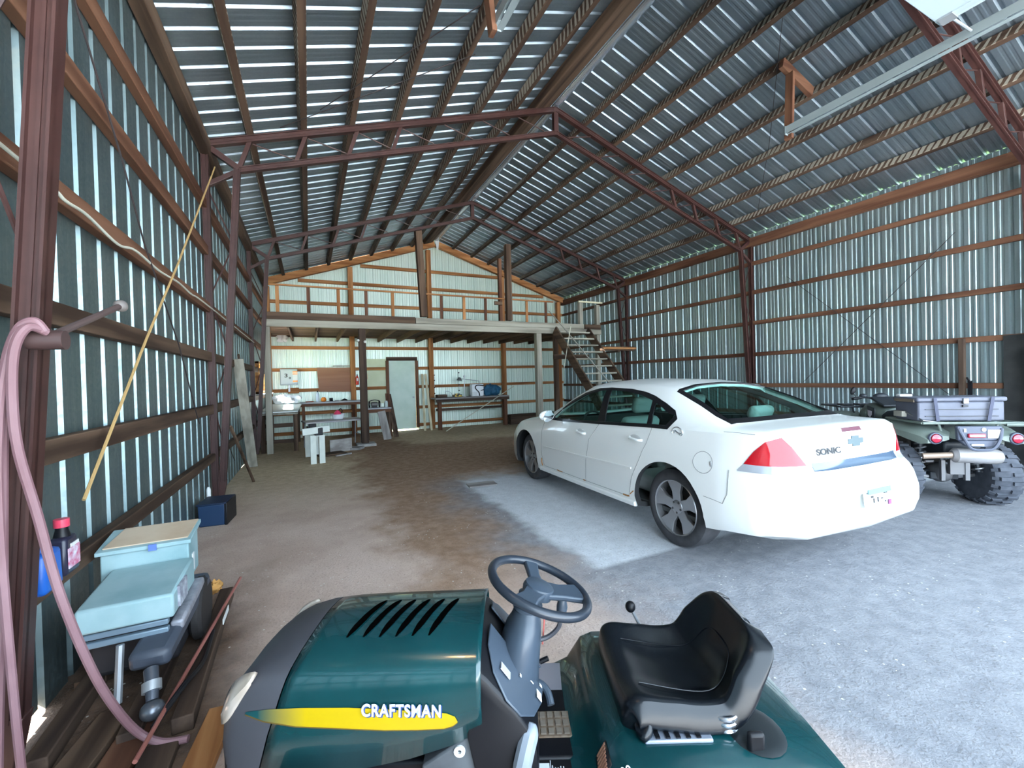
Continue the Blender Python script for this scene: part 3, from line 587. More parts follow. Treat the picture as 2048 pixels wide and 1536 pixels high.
# jugs standing on the lowest left girt
bj=thing('jug','blue plastic jug standing on the lowest left girt behind the hose','jug',(.125,2.42,.652))
MB().box((0,0,.085),(.10,.15,.17),None,(.95,.9)).build('jug_body',mat('blue_plastic',(.012,.10,.42),.35),bj,bevel=.02)
MB().lathe([(.045,.165),(.02,.21),(.02,.235)],n=14).build('neck',mat('blue_plastic2',(.012,.08,.33),.35),bj); MB().lathe([(.024,.225),(.024,.25)],n=14).build('cap',M_BLACK,bj)
oj=thing('oil_bottle','black oil bottle with a red cap standing on the lowest left girt','bottle',(.12,2.62,.652))
MB().box((0,0,.085),(.075,.13,.17),None,(.9,.8)).build('bottle_body',mat('black_bottle',(.02,.02,.04),.3),oj,bevel=.015); MB().lathe([(.03,.165),(.022,.20),(.022,.215)],n=14).build('neck',M_BLACK,oj)
MB().lathe([(.027,.212),(.027,.248)],n=14).build('cap',mat('red_cap',(.65,.05,.10),.4),oj)
lbm=B((.039,0,.075),(.004,.10,.09)).build('label',mat('bottle_label',(.55,.12,.22),.5,0,(.75,.75,.85),scale=30),oj); B((.036,.015,.125),(.004,.07,.02)).build('label',M_WHITE,oj)
bx=thing('bin','dark blue plastic bin with a black end beside the middle truss column','bin',(.20,5.62,0),math.radians(-6))
BX=MB(); BX.box((0,-.02,.115),(.24,.34,.23),None,(1.05,1.03)); BX.build('bin_body',mat('navy_plastic',(.012,.035,.085),.45),bx,bevel=.012); B((.13,-.02,.12),(.025,.36,.24)).build('end_panel',M_BLACK,bx,bevel=.006)
B((0,-.02,.236),(.27,.37,.016)).build('lid',mat('navy_plastic2',(.008,.02,.05),.5),bx,bevel=.005)
one('bottle','white-grey tube standing beside the blue bin','tube',MB().lathe([(.022,0),(.022,.30),(.012,.33)],(.075,5.90,.0),n=12),M_WHITE)
# ------------------------------------------------------------------ overhead door gear
tr=mat('track_grey',(.26,.31,.32),.4,.3)
for x,l in ((2.75,'left'),(6.90,'right')):
    t=thing('door_track','pale steel overhead door track under the roof, %s one'%l,'track',(x,0,4.64),0,'overhead door tracks')
    m=MB(); m.box((0,.72,.045),(.06,5.5,.005)).box((-.03,.72,0),(.005,5.5,.09)).box((.028,.72,-.0425),(.06,5.5,.005)); m.build('rail',tr,t,smooth=0)
    B((0,3.46,-.005),(.08,.01,.11)).build('end_plate',tr,t)
    hz=roofz(x)-4.64
    hg=thing('track_hanger','orange wooden track hanger under the %s roof slope'%l,'hanger',(x,3.40,4.64),0,'track hangers')
    sgn=-1 if l=='left' else 1
    MB().bar((sgn*.04,.06,-.10),(sgn*.13,.08,.80),.05,.10,(0,1,0)).build('drop_leg',wood('red','z'),hg,bevel=.005)
    MB().bar((sgn*.06,.15,roofz(x+sgn*.06)-4.64-.10),(sgn*.72,.15,roofz(x+sgn*.72)-4.64-.10),.06,.14).build('head_board',wood('red','x'),hg,bevel=.005)
od=thing('overhead_door','white overhead door panels raised flat under the roof','door',(4.62,0,4.60))
for i in range(6):
    B((0,1.50-.60*i,0),(3.58,.585,.045)).build('panel',mat('door_white',(.34,.41,.45),.45),od,bevel=.006)
    for s in (-1,1): B((s*1.70,1.5-.6*i,-.027),(.07,.57,.012)).build('stile',mat('stile_white',(.31,.37,.38),.45),od)
for s in (-1,1): MB().tube([(s*1.74,1.72,0),(2.20 if s>0 else -1.83,1.72,.02)],.012,8).build('roller',M_GREY,od); B((s*1.72,1.72,-.03),(.12,.10,.02)).build('hinge_plate',M_GREY,od)
# right wall, near the door
one('dark_sheet','black sheet standing against the right wall behind the four-wheeler','sheet',B((W-.085,.55,.97),(.02,3.9,1.92)),mat('black_sheet',(.012,.014,.014),.6,0,(.03,.03,.03),scale=5))
wbox('post','dark upright timber on the right wall left of the black sheet','post',(W-.12,2.93,.96),(.08,.07,1.92),'dark','z')
lt=thing('door_latch','black steel latch lever on the dark upright of the right wall','latch',(W-.165,2.83,1.1)); B((0,0,.0),(.02,.05,.34)).build('plate',M_BLACK,lt); MB().tube([(0,0,.15),(-.05,.02,.22)],.012,8).build('lever',M_BLACK,lt)
# ------------------------------------------------------------------ teal machine by the left wall
tm=mat('pale_teal_paint',(.20,.33,.35),.5,0,(.29,.42,.44),scale=5,detail=6,ramp=(.3,.6))
mc=thing('old_machine','old machine with a pale teal two-step metal housing on a low sled','machine',(0,0,0))
m=MB(); m.prism([(.12,2.98,.38),(.12,2.98,.60),(.12,3.20,.635),(.12,3.20,.38)],(.385,0,.0)); m.build('upper_housing',tm,mc,bevel=.008)
m=MB(); m.prism([(.105,2.962,.597),(.105,3.22,.64),(.105,3.22,.662),(.105,2.962,.618)],(.415,0,0)); m.build('lid',tm,mc,bevel=.003)
one('cardboard','tan cardboard lying on the lid of the teal machine','cardboard',MB().prism([(.13,2.99,.6235),(.50,2.99,.6235),(.51,3.21,.661),(.16,3.21,.661)],(0,0,.006)),mat('cardboard',(.42,.31,.21),.8,0,(.52,.42,.31),scale=4))
B((.35,2.955,.607),(.035,.008,.035)).build('latch',mat('blue_tape',(.10,.17,.45),.5),mc)
B((.508,3.06,.46),(.004,.04,.10)).build('label',M_WHITE,mc)
m=MB(); m.prism([(.17,2.56,.37),(.17,2.56,.485),(.17,2.90,.515),(.17,2.975,.515),(.17,2.975,.37)],(.36,0,0)); m.build('lower_housing',tm,mc,bevel=.012)
B((.535,2.70,.44),(.012,.14,.10)).build('torn_foam',mat('foam_grey',(.42,.45,.5),.9,0,(.2,.2,.24),scale=25),mc)
for z in (.345,.305): B((.34,2.60,z),(.32,.03,.028)).build('front_rail',mat('rail_blue',(.18,.25,.31),.4,.3),mc,bevel=.005)
m=MB(); m.bar((.455,2.46,.235),(.50,3.12,.33),.16,.085); m.build('drive_casing',mat('casing_grey',(.050,.060,.080),.45),mc,bevel=.025)
m=MB(); m.bar((.525,2.62,.30),(.545,3.0,.36),.055,.05); m.build('foil_wrap',mat('foil_grey',(.22,.23,.26),.4,.3,(.36,.36,.40),scale=20,bump=.5),mc,bevel=.012)
MB().tube([(.475,2.42,.22),(.49,2.37,.18),(.50,2.33,.13)],[.028,.026,.022],12).build('steering_pipe',mat('pipe_grey',(.07,.08,.10),.4,.4),mc); MB().tube([(.487,2.38,.185),(.493,2.355,.155)],.036,14).build('coupling',M_GREY,mc)
MB().ell((.505,2.31,.10),(.045,.042,.04),14,10).build('joint',mat('joint_grey',(.12,.13,.15),.3,.6),mc)
B((.33,2.96,.20),(.36,.50,.24)).build('engine_block',mat('engine_black',(.012,.011,.014),.7),mc,bevel=.03)
MB().lathe([(.02,-.03),(.15,-.03),(.17,-.015),(.17,.015),(.15,.03),(.02,.03)],(.545,3.02,.20),(1,0,0),24).build('drive_wheel',mat('engine_black2',(.02,.018,.018),.6),mc)
MB().tube([(.33,2.55,.30),(.33,2.50,.06)],.016,8).build('stand_leg',M_GREY,mc)
MB().tube(bez([(.62,2.9,.10),(.63,2.6,.10),(.60,2.38,.13),(.53,2.22,.08)],6),.012,8).build('frame_tube',M_BLACK,mc)
for x in (.16,.44,.62): MB().bar((x,2.25,.035),(x-.03,3.55,.035),.08,.07).build('skid',wood('dark','y'),mc,bevel=.006)
MB().tube([(.53,2.02,.10),(.68,3.50,.14)],.009,8).build('red_rail',mat('red_rail',(.28,.10,.08),.5),mc); B((.668,3.0,.13),(.004,.18,.03)).build('plate',M_WHITE,mc)
for i,(a,b,w_,k,l) in enumerate((((.22,1.72,.02),(.33,2.5,.02),.13,'brown','brown plank on the ground under the hose, nearest the wall'),((.40,1.70,.02),(.45,2.35,.02),.12,'red','reddish plank on the ground in front of the teal machine, second from the wall'),((.56,1.72,.02),(.57,2.18,.02),.12,'dark','dark plank on the ground in front of the teal machine, third from the wall'),((.70,1.75,.02),(.76,2.3,.02),.11,'orange','tan plank end on the ground beside the green hood of the mower'),((.13,2.8,.03),(.11,3.9,.03),.12,'dark','dark sill board lying along the foot of the left wall'))):
    one('plank',l,'plank',MB().bar(a,b,w_,.035),wood(k,'y'),'planks on the ground by the left wall',bevel=.004)
one('leaf_litter','dry orange leaf scrap on the ground by the teal machine','leaf',crumple('q','q','q',(.50,3.62,.05),(.05,.06,.035),mat('leaf_orange',(.55,.28,.08),.8),2) and MB(),mat('leaf_orange',(.5,.2,.05))) if False else crumple('leaf','dry orange leaf on the ground by the far end of the teal machine','leaf',(.50,3.65,.05),(.05,.06,.035),mat('leaf_orange',(.55,.28,.08),.8),2,12)

# warm pendant lamp hanging near the door, above the camera
pd=thing('pendant_lamp','warm pendant lamp hanging from a left purlin near the big door','lamp',(.85,.9,3.95))
MB().tube([(0,0,.12),(0,0,roofz(.85)-3.95)],.006,6).build('cord',M_BLACK,pd); MB().lathe([(.03,.14),(.05,.12),(.16,.02),(.155,.02),(.045,.11)],n=24,cap=False).build('lamp_shade',M_GREY,pd)
MB().ell((0,0,.03),(.035,.035,.045),14,10).build('bulb',mat('bulb_glow',(1,.7,.4),.5,emit=(1,.62,.28),estr=260),pd)
# ------------------------------------------------------------------ white sedan
def evalmesh(o,name):
    dg=bpy.context.evaluated_depsgraph_get(); dg.update(); return bpy.data.meshes.new_from_object(o.evaluated_get(dg))
def boolean(a,b,op,keep=False):
    md=a.modifiers.new('x','BOOLEAN'); md.operation=op; md.object=b; md.solver='EXACT'
    me=evalmesh(a,a.name); a.modifiers.clear(); old=a.data; a.data=me
    if not keep: bpy.data.objects.remove(b)
    return a
CAR=thing('car','white four-door sedan parked on the concrete, rear towards the big door','car',(4.824,4.068,0),math.radians(-2.144))
T_W=[(-2.50,.66),(-2.46,.74),(-2.40,.80),(-2.3,.845),(-2.1,.885),(-1.7,.91),(-1.2,.92),(0,.925),(1.4,.915),(1.9,.89),(2.2,.85),(2.38,.79),(2.47,.70)]
T_ZB=[(-2.50,.46),(-2.48,.40),(-2.44,.36),(-2.3,.32),(-2.0,.30),(-1.7,.26),(-1,.24),(1,.22),(1.8,.20),(2.3,.19),(2.44,.24),(2.47,.32)]
T_BELT=[(-2.50,.60),(-2.47,.68),(-2.44,.73),(-2.40,.775),(-2.385,.80),(-2.36,.92),(-2.33,1.005),(-2.28,1.035),(-2.0,1.035),(-1.4,1.02),(-.4,.985),(.44,.952),(.95,.92),(1.4,.87),(1.9,.80),(2.2,.74),(2.38,.68),(2.47,.56)]
T_E=[(-2.50,.62),(-2.47,.70),(-2.44,.745),(-2.40,.785),(-2.385,.815),(-2.36,.95),(-2.33,1.04),(-2.27,1.07),(-2.0,1.075),(-1.88,1.085),(-1.55,1.225),(-1.2,1.345),(-.9,1.38),(-.3,1.39),(.05,1.365),(.4,1.235),(.9,.965),(1.05,.945),(1.4,.90),(1.9,.83),(2.2,.77),(2.38,.71),(2.47,.58)]
T_C=[(-2.50,.64),(-2.47,.72),(-2.44,.765),(-2.40,.80),(-2.385,.83),(-2.36,.97),(-2.33,1.06),(-2.27,1.09),(-2.0,1.10),(-1.92,1.105),(-1.55,1.275),(-1.18,1.40),(-.9,1.43),(-.3,1.445),(.10,1.425),(.5,1.245),(.95,.985),(1.05,.975),(1.4,.945),(1.9,.875),(2.2,.81),(2.38,.745),(2.47,.60)]
T_WB=[(-2.50,.62),(-2.44,.72),(-2.36,.76),(-2.2,.80),(-1.9,.83),(-1.4,.85),(0,.862),(.9,.855),(1.4,.84),(1.9,.80),(2.2,.76),(2.38,.70),(2.47,.60)]
T_WE=[(-2.50,.58),(-2.44,.66),(-2.36,.68),(-2.2,.69),(-1.9,.69),(-1.55,.64),(-1.2,.60),(-.3,.585),(.05,.60),(.4,.655),(.9,.775),(1.05,.77),(1.4,.74),(1.9,.70),(2.2,.66),(2.38,.60),(2.47,.50)]
def warp(x,y):
    a=min(abs(x),.93)
    if y<-1.9: y+=.38*a**4.6*min(1,(-1.9-y)/.45)
    if y>1.7: y-=.62*a**3*min(1,(y-1.7)/.6)
    return y
def csec(y,o=0.,zo=0.):
    w=interp(T_W,y)+o; zb=interp(T_ZB,y)-zo; B_=interp(T_BELT,y)+zo*.4; E=interp(T_E,y)+zo*.9; C_=interp(T_C,y)+zo; wb=interp(T_WB,y)+o; we=interp(T_WE,y)+o*.8
    B_=max(B_,zb+.12); E=max(E,B_+.005); C_=max(C_,E+.005); m=min(.58,zb+(B_-zb)*.55); sh=min(.80,zb+(B_-zb)*.80)
    c=[(0,zb),(w-.14,zb),(w-.035,zb+.02),(w-.008,zb+(m-zb)*.35),(w,m),(w-.012,sh),(wb,B_)]
    gh=E-B_
    if gh>.10: c+=[(wb+(we-wb)*.33+.012,B_+gh*.33),(wb+(we-wb)*.70+.014,B_+gh*.70),(we+.004,E-.02)]
    else: c+=[(wb+(we-wb)*.25,B_+gh*.45),(wb+(we-wb)*.5,B_+gh*.75),(wb+(we-wb)*.8,B_+gh*.92)]
    c+=[(we-.05,E+(C_-E)*.28),(we*.55,E+(C_-E)*.78),(we*.25,C_-.004),(0,C_)]
    return c
YS=sorted(set([-2.50,-2.485,-2.47,-2.455,-2.44,-2.42,-2.40,-2.392,-2.385,-2.372,-2.36,-2.345,-2.33,-2.31,-2.29,-2.27,-2.22,-2.15,-2.0,-1.95,-1.9,-1.85,-1.7,-1.55,-1.4,-1.3,-1.2,-1.1,-1.0,-.9,-.7,-.5,-.3,-.1,.0,.1,.2,.3,.4,.5,.6,.7,.8,.9,.95,1.0,1.05,1.2,1.4,1.6,1.75,1.9,2.0,2.1,2.2,2.3,2.38,2.43,2.47]))
def car_solid(name,o=0.,zo=0.,ys=YS,mi=0,mats=None):
    m=MB(); m.mi=mi; rows=[]
    for y in ys:
        c=csec(y,o,zo); full=[(x,z) for x,z in c]+[(-x,z) for x,z in c[-2:0:-1]]
        rows.append([(x,warp(x,y),z) for x,z in full])
    m.loft(rows); return m.build(name,mats or [M_CAR,M_CARIN],None,smooth=28)
M_CAR=mat('car_white',(.86,.86,.83),.28,0,coat=.6); M_CARIN=mat('car_dark_inside',(.025,.026,.028),.8)
def side_x(y,z,o=0.):
    c=csec(y)
    for (x0,z0),(x1,z1) in zip(c[1:-1],c[2:]):
        if z0<=z<=z1+1e-6 and z1>z0: return x0+(x1-x0)*(z-z0)/(z1-z0)+o
    return c[4][0]+o
DLO=[(.66,.95),(.56,1.05),(.39,1.172),(.166,1.275),(-.096,1.333),(-.313,1.342),(-.626,1.332),(-.872,1.305),(-1.028,1.27),(-1.198,1.215),(-1.349,1.153),(-1.42,1.115),(-1.37,1.026),(-1.17,1.022),(-.39,.985),(.3,.955)]
def dlo(g=0.):
    cy=-.4; cz=1.14
    return [(y+(g*1.3 if y>cy else -g*1.3),z+(g if z>cz else -g)) for y,z in DLO]
def prism_obj(poly,vec,extra=None):
    m=MB(); m.prism(poly,vec)
    for q in (extra or []): m.prism(*q)
    return m.build('cutter',[M_CAR,M_CARIN],smooth=0)
RG=[(-.665,-1.86),(-.4,-1.905),(0,-1.915),(.4,-1.905),(.665,-1.86),(.57,-1.26),(.30,-1.215),(0,-1.205),(-.30,-1.215),(-.57,-1.26)]
WS=[(-.56,.10),(0,.17),(.56,.10),(.70,.84),(.4,.93),(0,.96),(-.4,.93),(-.70,.84)]
def side_prism(poly,s): return prism_obj([(s*.3,y,z) for y,z in poly],(s*.9,0,0))
outer=car_solid('body'); inner=car_solid('inner',-.05,-.035,[y for y in YS if -2.28<y<2.2],1)
boolean(outer,inner,'DIFFERENCE')
for s in (-1,1): boolean(outer,side_prism(dlo(),s),'DIFFERENCE')
boolean(outer,prism_obj([(x,y,1.03) for x,y in RG],(0,0,.6)),'DIFFERENCE')
boolean(outer,prism_obj([(x,y,.93) for x,y in WS],(0,0,.8)),'DIFFERENCE')
for s in (-1,1):
    for y in (1.4035,-1.4035):
        w_=MB(); w_.mi=1; w_.lathe([(.392,0),(.392,.6)],(s*.56,y,.345),(s,0,0),40); c=w_.build('cutter',[M_CAR,M_CARIN],smooth=0); boolean(outer,c,'DIFFERENCE')
outer.data.polygons.foreach_set('use_smooth',[True]*len(outer.data.polygons)); outer.data.set_sharp_from_angle(angle=math.radians(28))
k=outer.modifiers.new('w','WEIGHTED_NORMAL'); k.keep_sharp=True
outer.parent=CAR
def skin(name,cutters,m,o0=-.004,o1=.003,ys=YS,label=None,minus=()):
    a=car_solid('sk',o1,o1,ys); b=car_solid('sk2',o0,o0,ys); boolean(a,b,'DIFFERENCE')
    for c in cutters: boolean(a,c,'INTERSECT')
    for c in minus: boolean(a,c,'DIFFERENCE')
    a.data.materials.clear(); a.data.materials.append(m); a.data.polygons.foreach_set('material_index',[0]*len(a.data.polygons)); a.name=name; a.data.name=name; a.parent=CAR
    a.data.polygons.foreach_set('use_smooth',[True]*len(a.data.polygons)); a.data.set_sharp_from_angle(angle=math.radians(35))
    if label: a['label']=label
    return a
GL=glassmat('car_glass',(.72,.87,.84)); GLS=glassmat('car_glass_side',(.68,.82,.79))
# the glass panes are cut a little larger than the openings, set into the shell
MIDY=[y for y in YS if -2.2<y<2.0]
for s,wd in ((-1,'left'),(1,'right')): skin('side_window',[side_prism(dlo(.008),s)],GLS,-.020,-.014,MIDY)
skin('rear_window',[prism_obj([(x*1.01,y,1.03) for x,y in RG],(0,0,.6))],GL,-.016,-.010,MIDY,'green-tinted rear window')
skin('windshield',[prism_obj([(x*1.01,y,.93) for x,y in WS],(0,0,.8))],GL,-.016,-.010,MIDY)
# black window frames, pillars
for s in (-1,1):
    skin('window_frame',[side_prism(dlo(.014),s)],M_BLACK,-.010,.004,MIDY,None,[side_prism(dlo(-.016),s)])
    skin('door_pillar',[side_prism([(-.30,1.345),(-.21,1.345),(-.36,.97),(-.49,.97)],s)],M_BLACK,-.012,-.003,MIDY)
    skin('window_divider',[side_prism([(-1.02,1.29),(-1.06,1.285),(-1.18,1.0),(-1.12,1.0)],s)],M_BLACK,-.012,-.003,MIDY)
skin('rear_window_seal',[prism_obj([(x*1.03,y-(.025 if y<-1.5 else -.02),1.03) for x,y in RG],(0,0,.6))],M_BLACK,-.008,.002,MIDY,None,[prism_obj([(x*.965,y+(.045 if y<-1.5 else -.012),1.02) for x,y in RG],(0,0,.7))])
# lamps and trim at the rear
RED=mat('tail_red',(.36,.004,.010),.12,0,coat=.3,spec=.5); CLR=mat('tail_clear',(.30,.32,.35),.1,0,coat=.3); RED2=mat('tail_red_dark',(.16,.002,.006),.1,0,coat=.3)
REARY=[y for y in YS if y<-1.7]
for s in (-1,1):
    rear=lambda z0,z1,xi0,xi1: prism_obj([(s*xi0,-2.8,z0),(s*1.2,-2.8,z0),(s*1.2,-2.8,z1),(s*xi1,-2.8,z1)],(0,1.2,0))
    sd=[(-2.6,.70),(-2.06,.78),(-2.10,.83),(-2.16,.93),(-2.22,1.0),(-2.30,1.045),(-2.6,1.06)]
    tl=skin('tail_lamp',[rear(.838,1.06,.545,.70),side_prism(sd,s)],RED,-.02,.007,REARY,'red tail lamp lens')
    skin('lamp_strip',[rear(.785,.838,.52,.545),side_prism(sd,s)],CLR,-.02,.006,REARY,'clear lower lens strip')
    a=skin('lamp_divider',[rear(.838,1.06,.742,.742),side_prism(sd,s),prism_obj([(s*.70,-2.8,.7),(s*.760,-2.8,.7),(s*.760,-2.8,1.1),(s*.745,-2.8,1.1)],(0,1.2,0))],RED2,-.02,.010,REARY)
CH=mat('chrome',(.75,.78,.82),.16,.9)
ch=skin('chrome_strip',[prism_obj([(-.50,-2.8,.797),(.50,-2.8,.797),(.50,-2.8,.850),(-.50,-2.8,.850)],(0,1.0,0))],mat('chrome_blue',(.055,.085,.13),.12,.0,spec=.9),-.01,.008,REARY,'chrome strip across the boot lid')
skin('brake_light',[prism_obj([(-.12,-2.8,1.035),(.12,-2.8,1.035),(.11,-2.8,1.062),(-.11,-2.8,1.062)],(0,.6,0))],mat('brake_maroon',(.085,.010,.026),.3),-.01,.004,REARY,'maroon high brake light')
sm=mat('seam_dark',(.20,.20,.20),.7)
def seam(name,pts,s,r=.0025,m=sm,n=5):
    P=[]
    for (y0,z0),(y1,z1) in zip(pts[:-1],pts[1:]):
        for i in range(n): y=y0+(y1-y0)*i/n; z=z0+(z1-z0)*i/n; P.append((s*side_x(y,z),warp(side_x(y,z),y),z))
    y,z=pts[-1]; P.append((s*side_x(y,z),warp(side_x(y,z),y),z))
    return MB().tube(P,r,5).build(name,m,CAR)
for s in (-1,1):
    seam('door_seam',[(.84,.92),(.855,.75),(.86,.45),(.80,.31)],s); seam('door_seam',[(-.40,.975),(-.27,.80),(-.215,.55),(-.19,.315)],s)
    seam('door_seam',[(-1.20,1.01),(-1.16,.86),(-1.08,.70),(-.98,.52),(-.93,.34)],s); seam('door_seam',[(.80,.315),(-.90,.33)],s)
    seam('bumper_seam',[(-1.80,.545),(-2.02,.525),(-2.09,.60),(-2.10,.78)],s,.002)
    seam('body_molding',[(.79,.575),(-.98,.612)],s,.012,M_CAR,12)
    seam('rocker_lip',[(.93,.262),(-1.0,.275)],s,.03,M_CAR,12)
    # door handles
    for y,z in ((-.10,.855),(-1.02,.888)):
        x=side_x(y,z); h=MB(); h.ell((s*(x-.006),y+.02,z),(.012,.085,.04),14,8); h.build('handle_cup',mat('cup_grey',(.5,.5,.49),.4),CAR)
        MB().tube(bez([(s*(x-.0),y+.09,z+.008),(s*(x+.028),y+.06,z+.006),(s*(x+.03),y-.05,z-.002),(s*(x),y-.085,z-.004)],6),.013,8).build('door_handle',M_CAR,CAR)
    mr=MB(); mr.ell((s*.985,.56,1.00),(.105,.05,.068),16,10); mo=mr.build('mirror',M_CAR,CAR); 
    B((s*.90,.60,.965),(.10,.06,.035)).build('mirror_arm',M_BLACK,mo,bevel=.01); MB().lathe([(.0,0),(.055,0),(.058,.004),(0,.006)],(s*.985,.508,1.0),(0,-1,0),20,sx=1.5).build('mirror_glass',mat('mirror_glass',(.75,.8,.82),.04,1.),mo)
# fuel door, badge
x=side_x(-1.79,.80); 
fd=MB(); fd.tube([(-(side_x(-1.79+.088*math.cos(a),.80+.082*math.sin(a))+.0005),-1.79+.088*math.cos(a),.80+.082*math.sin(a)) for a in [2*PI*i/28 for i in range(28)]],.002,5,closed=True); fd.build('fuel_door',sm,CAR)
MB().ell((-(side_x(-1.86,.80)),-1.865,.80),(.006,.012,.022),10,6).build('fuel_notch',mat('notch_grey',(.35,.36,.37),.5),CAR)
bd=MB(); bx=-(side_x(-1.50,1.0)+.002)
bd.tube([(bx,-1.50+.058*math.cos(a),1.0+.042*math.sin(a)) for a in [2*PI*i/24 for i in range(24)]],.0045,6,closed=True)
bd.tube(bez([(bx-.002,-1.45,1.005),(bx-.002,-1.48,1.012),(bx-.002,-1.51,.998),(bx-.002,-1.545,.992)],5),[.003]*5+[.006]*5+[.004]*6,6); bd.tube([(bx-.002,-1.475,1.008),(bx-.002,-1.468,.988)],.003,5); bd.tube([(bx-.002,-1.52,.996),(bx-.002,-1.535,.978)],.003,5)
bd.build('side_badge',CH,CAR)
# boot lid emblem, lettering, plate
bt_=MB(); yb=-2.372
pl_=[(-.095,-.018),(-.045,-.018),(-.052,-.036),(.036,-.036),(.045,-.018),(.085,-.018),(.095,.018),(.045,.018),(.052,.036),(-.036,.036),(-.045,.018),(-.085,.018)]
bt_.prism([(x,yb+.02-(z)*-.22,.965+z) for x,z in pl_],(0,-.012,0)); bt_.build('emblem',mat('emblem_grey',(.075,.105,.115),.35,.2),CAR)
tb=mat('letter_grey',(.012,.014,.018),.5)
text_mesh('model_lettering','SONIC',.058,tb,CAR,(-.37,-2.392,.925),(math.radians(80),0,math.radians(-2)),.002,1.45,.0018)
pb=B((0,-2.488,.585),(.31,.008,.155),Mx.Rotation(math.radians(-6),3,'X')).build('plate',M_WHITE,CAR,bevel=.004)
B((0,-2.505,.635),(.27,.004,.035),Mx.Rotation(math.radians(-6),3,'X')).build('plate_band',mat('plate_cyan',(.14,.31,.34),.5),pb)
[B((x,-2.5045,z),(w_,.003,h_),Mx.Rotation(math.radians(-6),3,'X')).build('plate_mark',mat('letter_grey',(.012,.014,.018),.5),pb) for x,z,w_,h_ in ((-.115,.636,.014,.022),(.085,.640,.014,.018),(-.09,.60,.026,.012),(-.07,.572,.012,.03),(-.02,.575,.012,.034),(.03,.578,.022,.008),(.06,.612,.022,.008),(.085,.614,.012,.010),(.07,.552,.014,.008))]; B((.125,-2.505,.54),(.03,.004,.035)).build('plate_sticker',mat('plate_pink',(.28,.07,.20),.5),pb)
seam('lid_seam',[(-1.93,1.044),(-2.1,1.046),(-2.24,1.043)],-1,.002); seam('lid_seam',[(-1.93,1.044),(-2.1,1.046),(-2.24,1.043)],1,.002)
# rust at the sills
rs=mat('rust',(.28,.12,.04),.9,0,(.45,.24,.10),scale=30)
for pts,r in (([(.86,.31),(.87,.36),(.865,.41)],.012),([(-.93,.335),(-.90,.33),(-.84,.33)],.009),([(-.95,.36),(-1.0,.40)],.006),([(.46,.325),(.42,.32),(.33,.322)],.008),([(-.14,.325),(-.18,.325)],.007)): seam('rust_spot',pts,-1,r,rs,3)
# wheels
TY=mat('tyre_rubber',(.035,.036,.04),.8,0,(.06,.06,.065),scale=10); RIM=mat('rim_alloy',(.42,.42,.43),.32,.85); RIMD=mat('rim_dark',(.02,.02,.02),.7)
def wheel(s,y):
    t=MB(); c=(s*.70,y,.335); a=(s,0,0)
    t.lathe([(.235,-.11),(.30,-.115),(.325,-.095),(.335,-.06),(.335,.06),(.327,.092),(.302,.108),(.268,.112),(.242,.104),(.238,.07),(.225,-.02)],c,a,48)
    t.build('tyre',TY,CAR,smooth=40); r=MB(); r.lathe([(.236,.06),(.243,.10),(.236,.109),(.227,.102),(.220,.06),(.217,-.06)],c,a,40,cap=False)
    ro=r.build('rim',RIM,CAR,smooth=40)
    d=MB(); d.lathe([(.0,.0),(.217,.0),(.217,.01)],c,a,32); d.build('brake_disc',RIMD,ro)
    sp=MB(); X0=c[0]
    for k in range(5):
        th=2*PI*k/5+.25; u=V((0,math.cos(th),math.sin(th))); w=V((0,-math.sin(th),math.cos(th))); C0=V(c); A=V(a)
        # broad spoke: narrow at the hub, wide at the rim
        ins=[C0+u*.035+w*q*.045+A*.075 for q in (-1,1)]; mid=[C0+u*.13+w*q*.044+A*.083 for q in (1,-1)]; outp=[C0+u*.229+w*q*.088+A*.093 for q in (1,-1)]
        top=[ins[0],mid[1],outp[1],outp[0],mid[0],ins[1]]
        sp.prism(top,A*-.035)
    sp.lathe([(.062,.04),(.062,.078),(.05,.085),(.03,.086),(0.0,.088)],c,a,24); sp.build('spokes',RIM,ro,smooth=30,bevel=.005)
    for k in range(5):
        th=2*PI*k/5+.25+PI/5; MB().lathe([(.010,.07),(.010,.088),(.004,.09)],(c[0],c[1]+.047*math.cos(th),c[2]+.047*math.sin(th)),a,8).build('lug_nut',mat('lug_dark',(.12,.12,.12),.4,.8),ro)
for s in (-1,1):
    for y in (1.4035,-1.4035): wheel(s,y)
# cabin
SEAT=mat('seat_grey',(.42,.44,.42),.85); DK=mat('dash_dark',(.06,.065,.065),.7)
for s in (-1,1):
    m=MB(); m.bar((s*.37,.30,.42),(s*.37,-.22,.40),.50,.14); m.build('front_seat',SEAT,CAR,bevel=.05,bseg=3); m=MB(); m.bar((s*.37,-.26,.45),(s*.37,-.50,1.03),.48,.14,(0,1,0)); m.build('seat_back',SEAT,CAR,bevel=.06,bseg=3)
    m=MB(); m.bar((s*.37,-.505,1.08),(s*.37,-.56,1.245),.28,.10,(0,1,0)); m.build('headrest',SEAT,CAR,bevel=.045,bseg=3)
    m=MB(); m.bar((s*.40,-1.30,1.03),(s*.40,-1.36,1.15),.30,.10,(0,1,0)); m.build('headrest',SEAT,CAR,bevel=.045,bseg=3)
m=MB(); m.bar((0,-.62,.42),(0,-1.10,.40),1.34,.16); m.build('rear_seat',SEAT,CAR,bevel=.05,bseg=3); m=MB(); m.bar((0,-1.12,.45),(0,-1.38,1.00),1.34,.14,(0,1,0)); m.build('seat_back',SEAT,CAR,bevel=.05,bseg=3)
B((0,-1.62,1.015),(1.35,.52,.03)).build('parcel_shelf',SEAT,CAR,bevel=.01)
m=MB(); m.prism([(-.70,.78,.62),(-.70,.50,.62),(-.70,.46,.86),(-.70,.60,.93),(-.70,.90,.93)],(1.4,0,0)); m.build('dashboard',DK,CAR,bevel=.03)
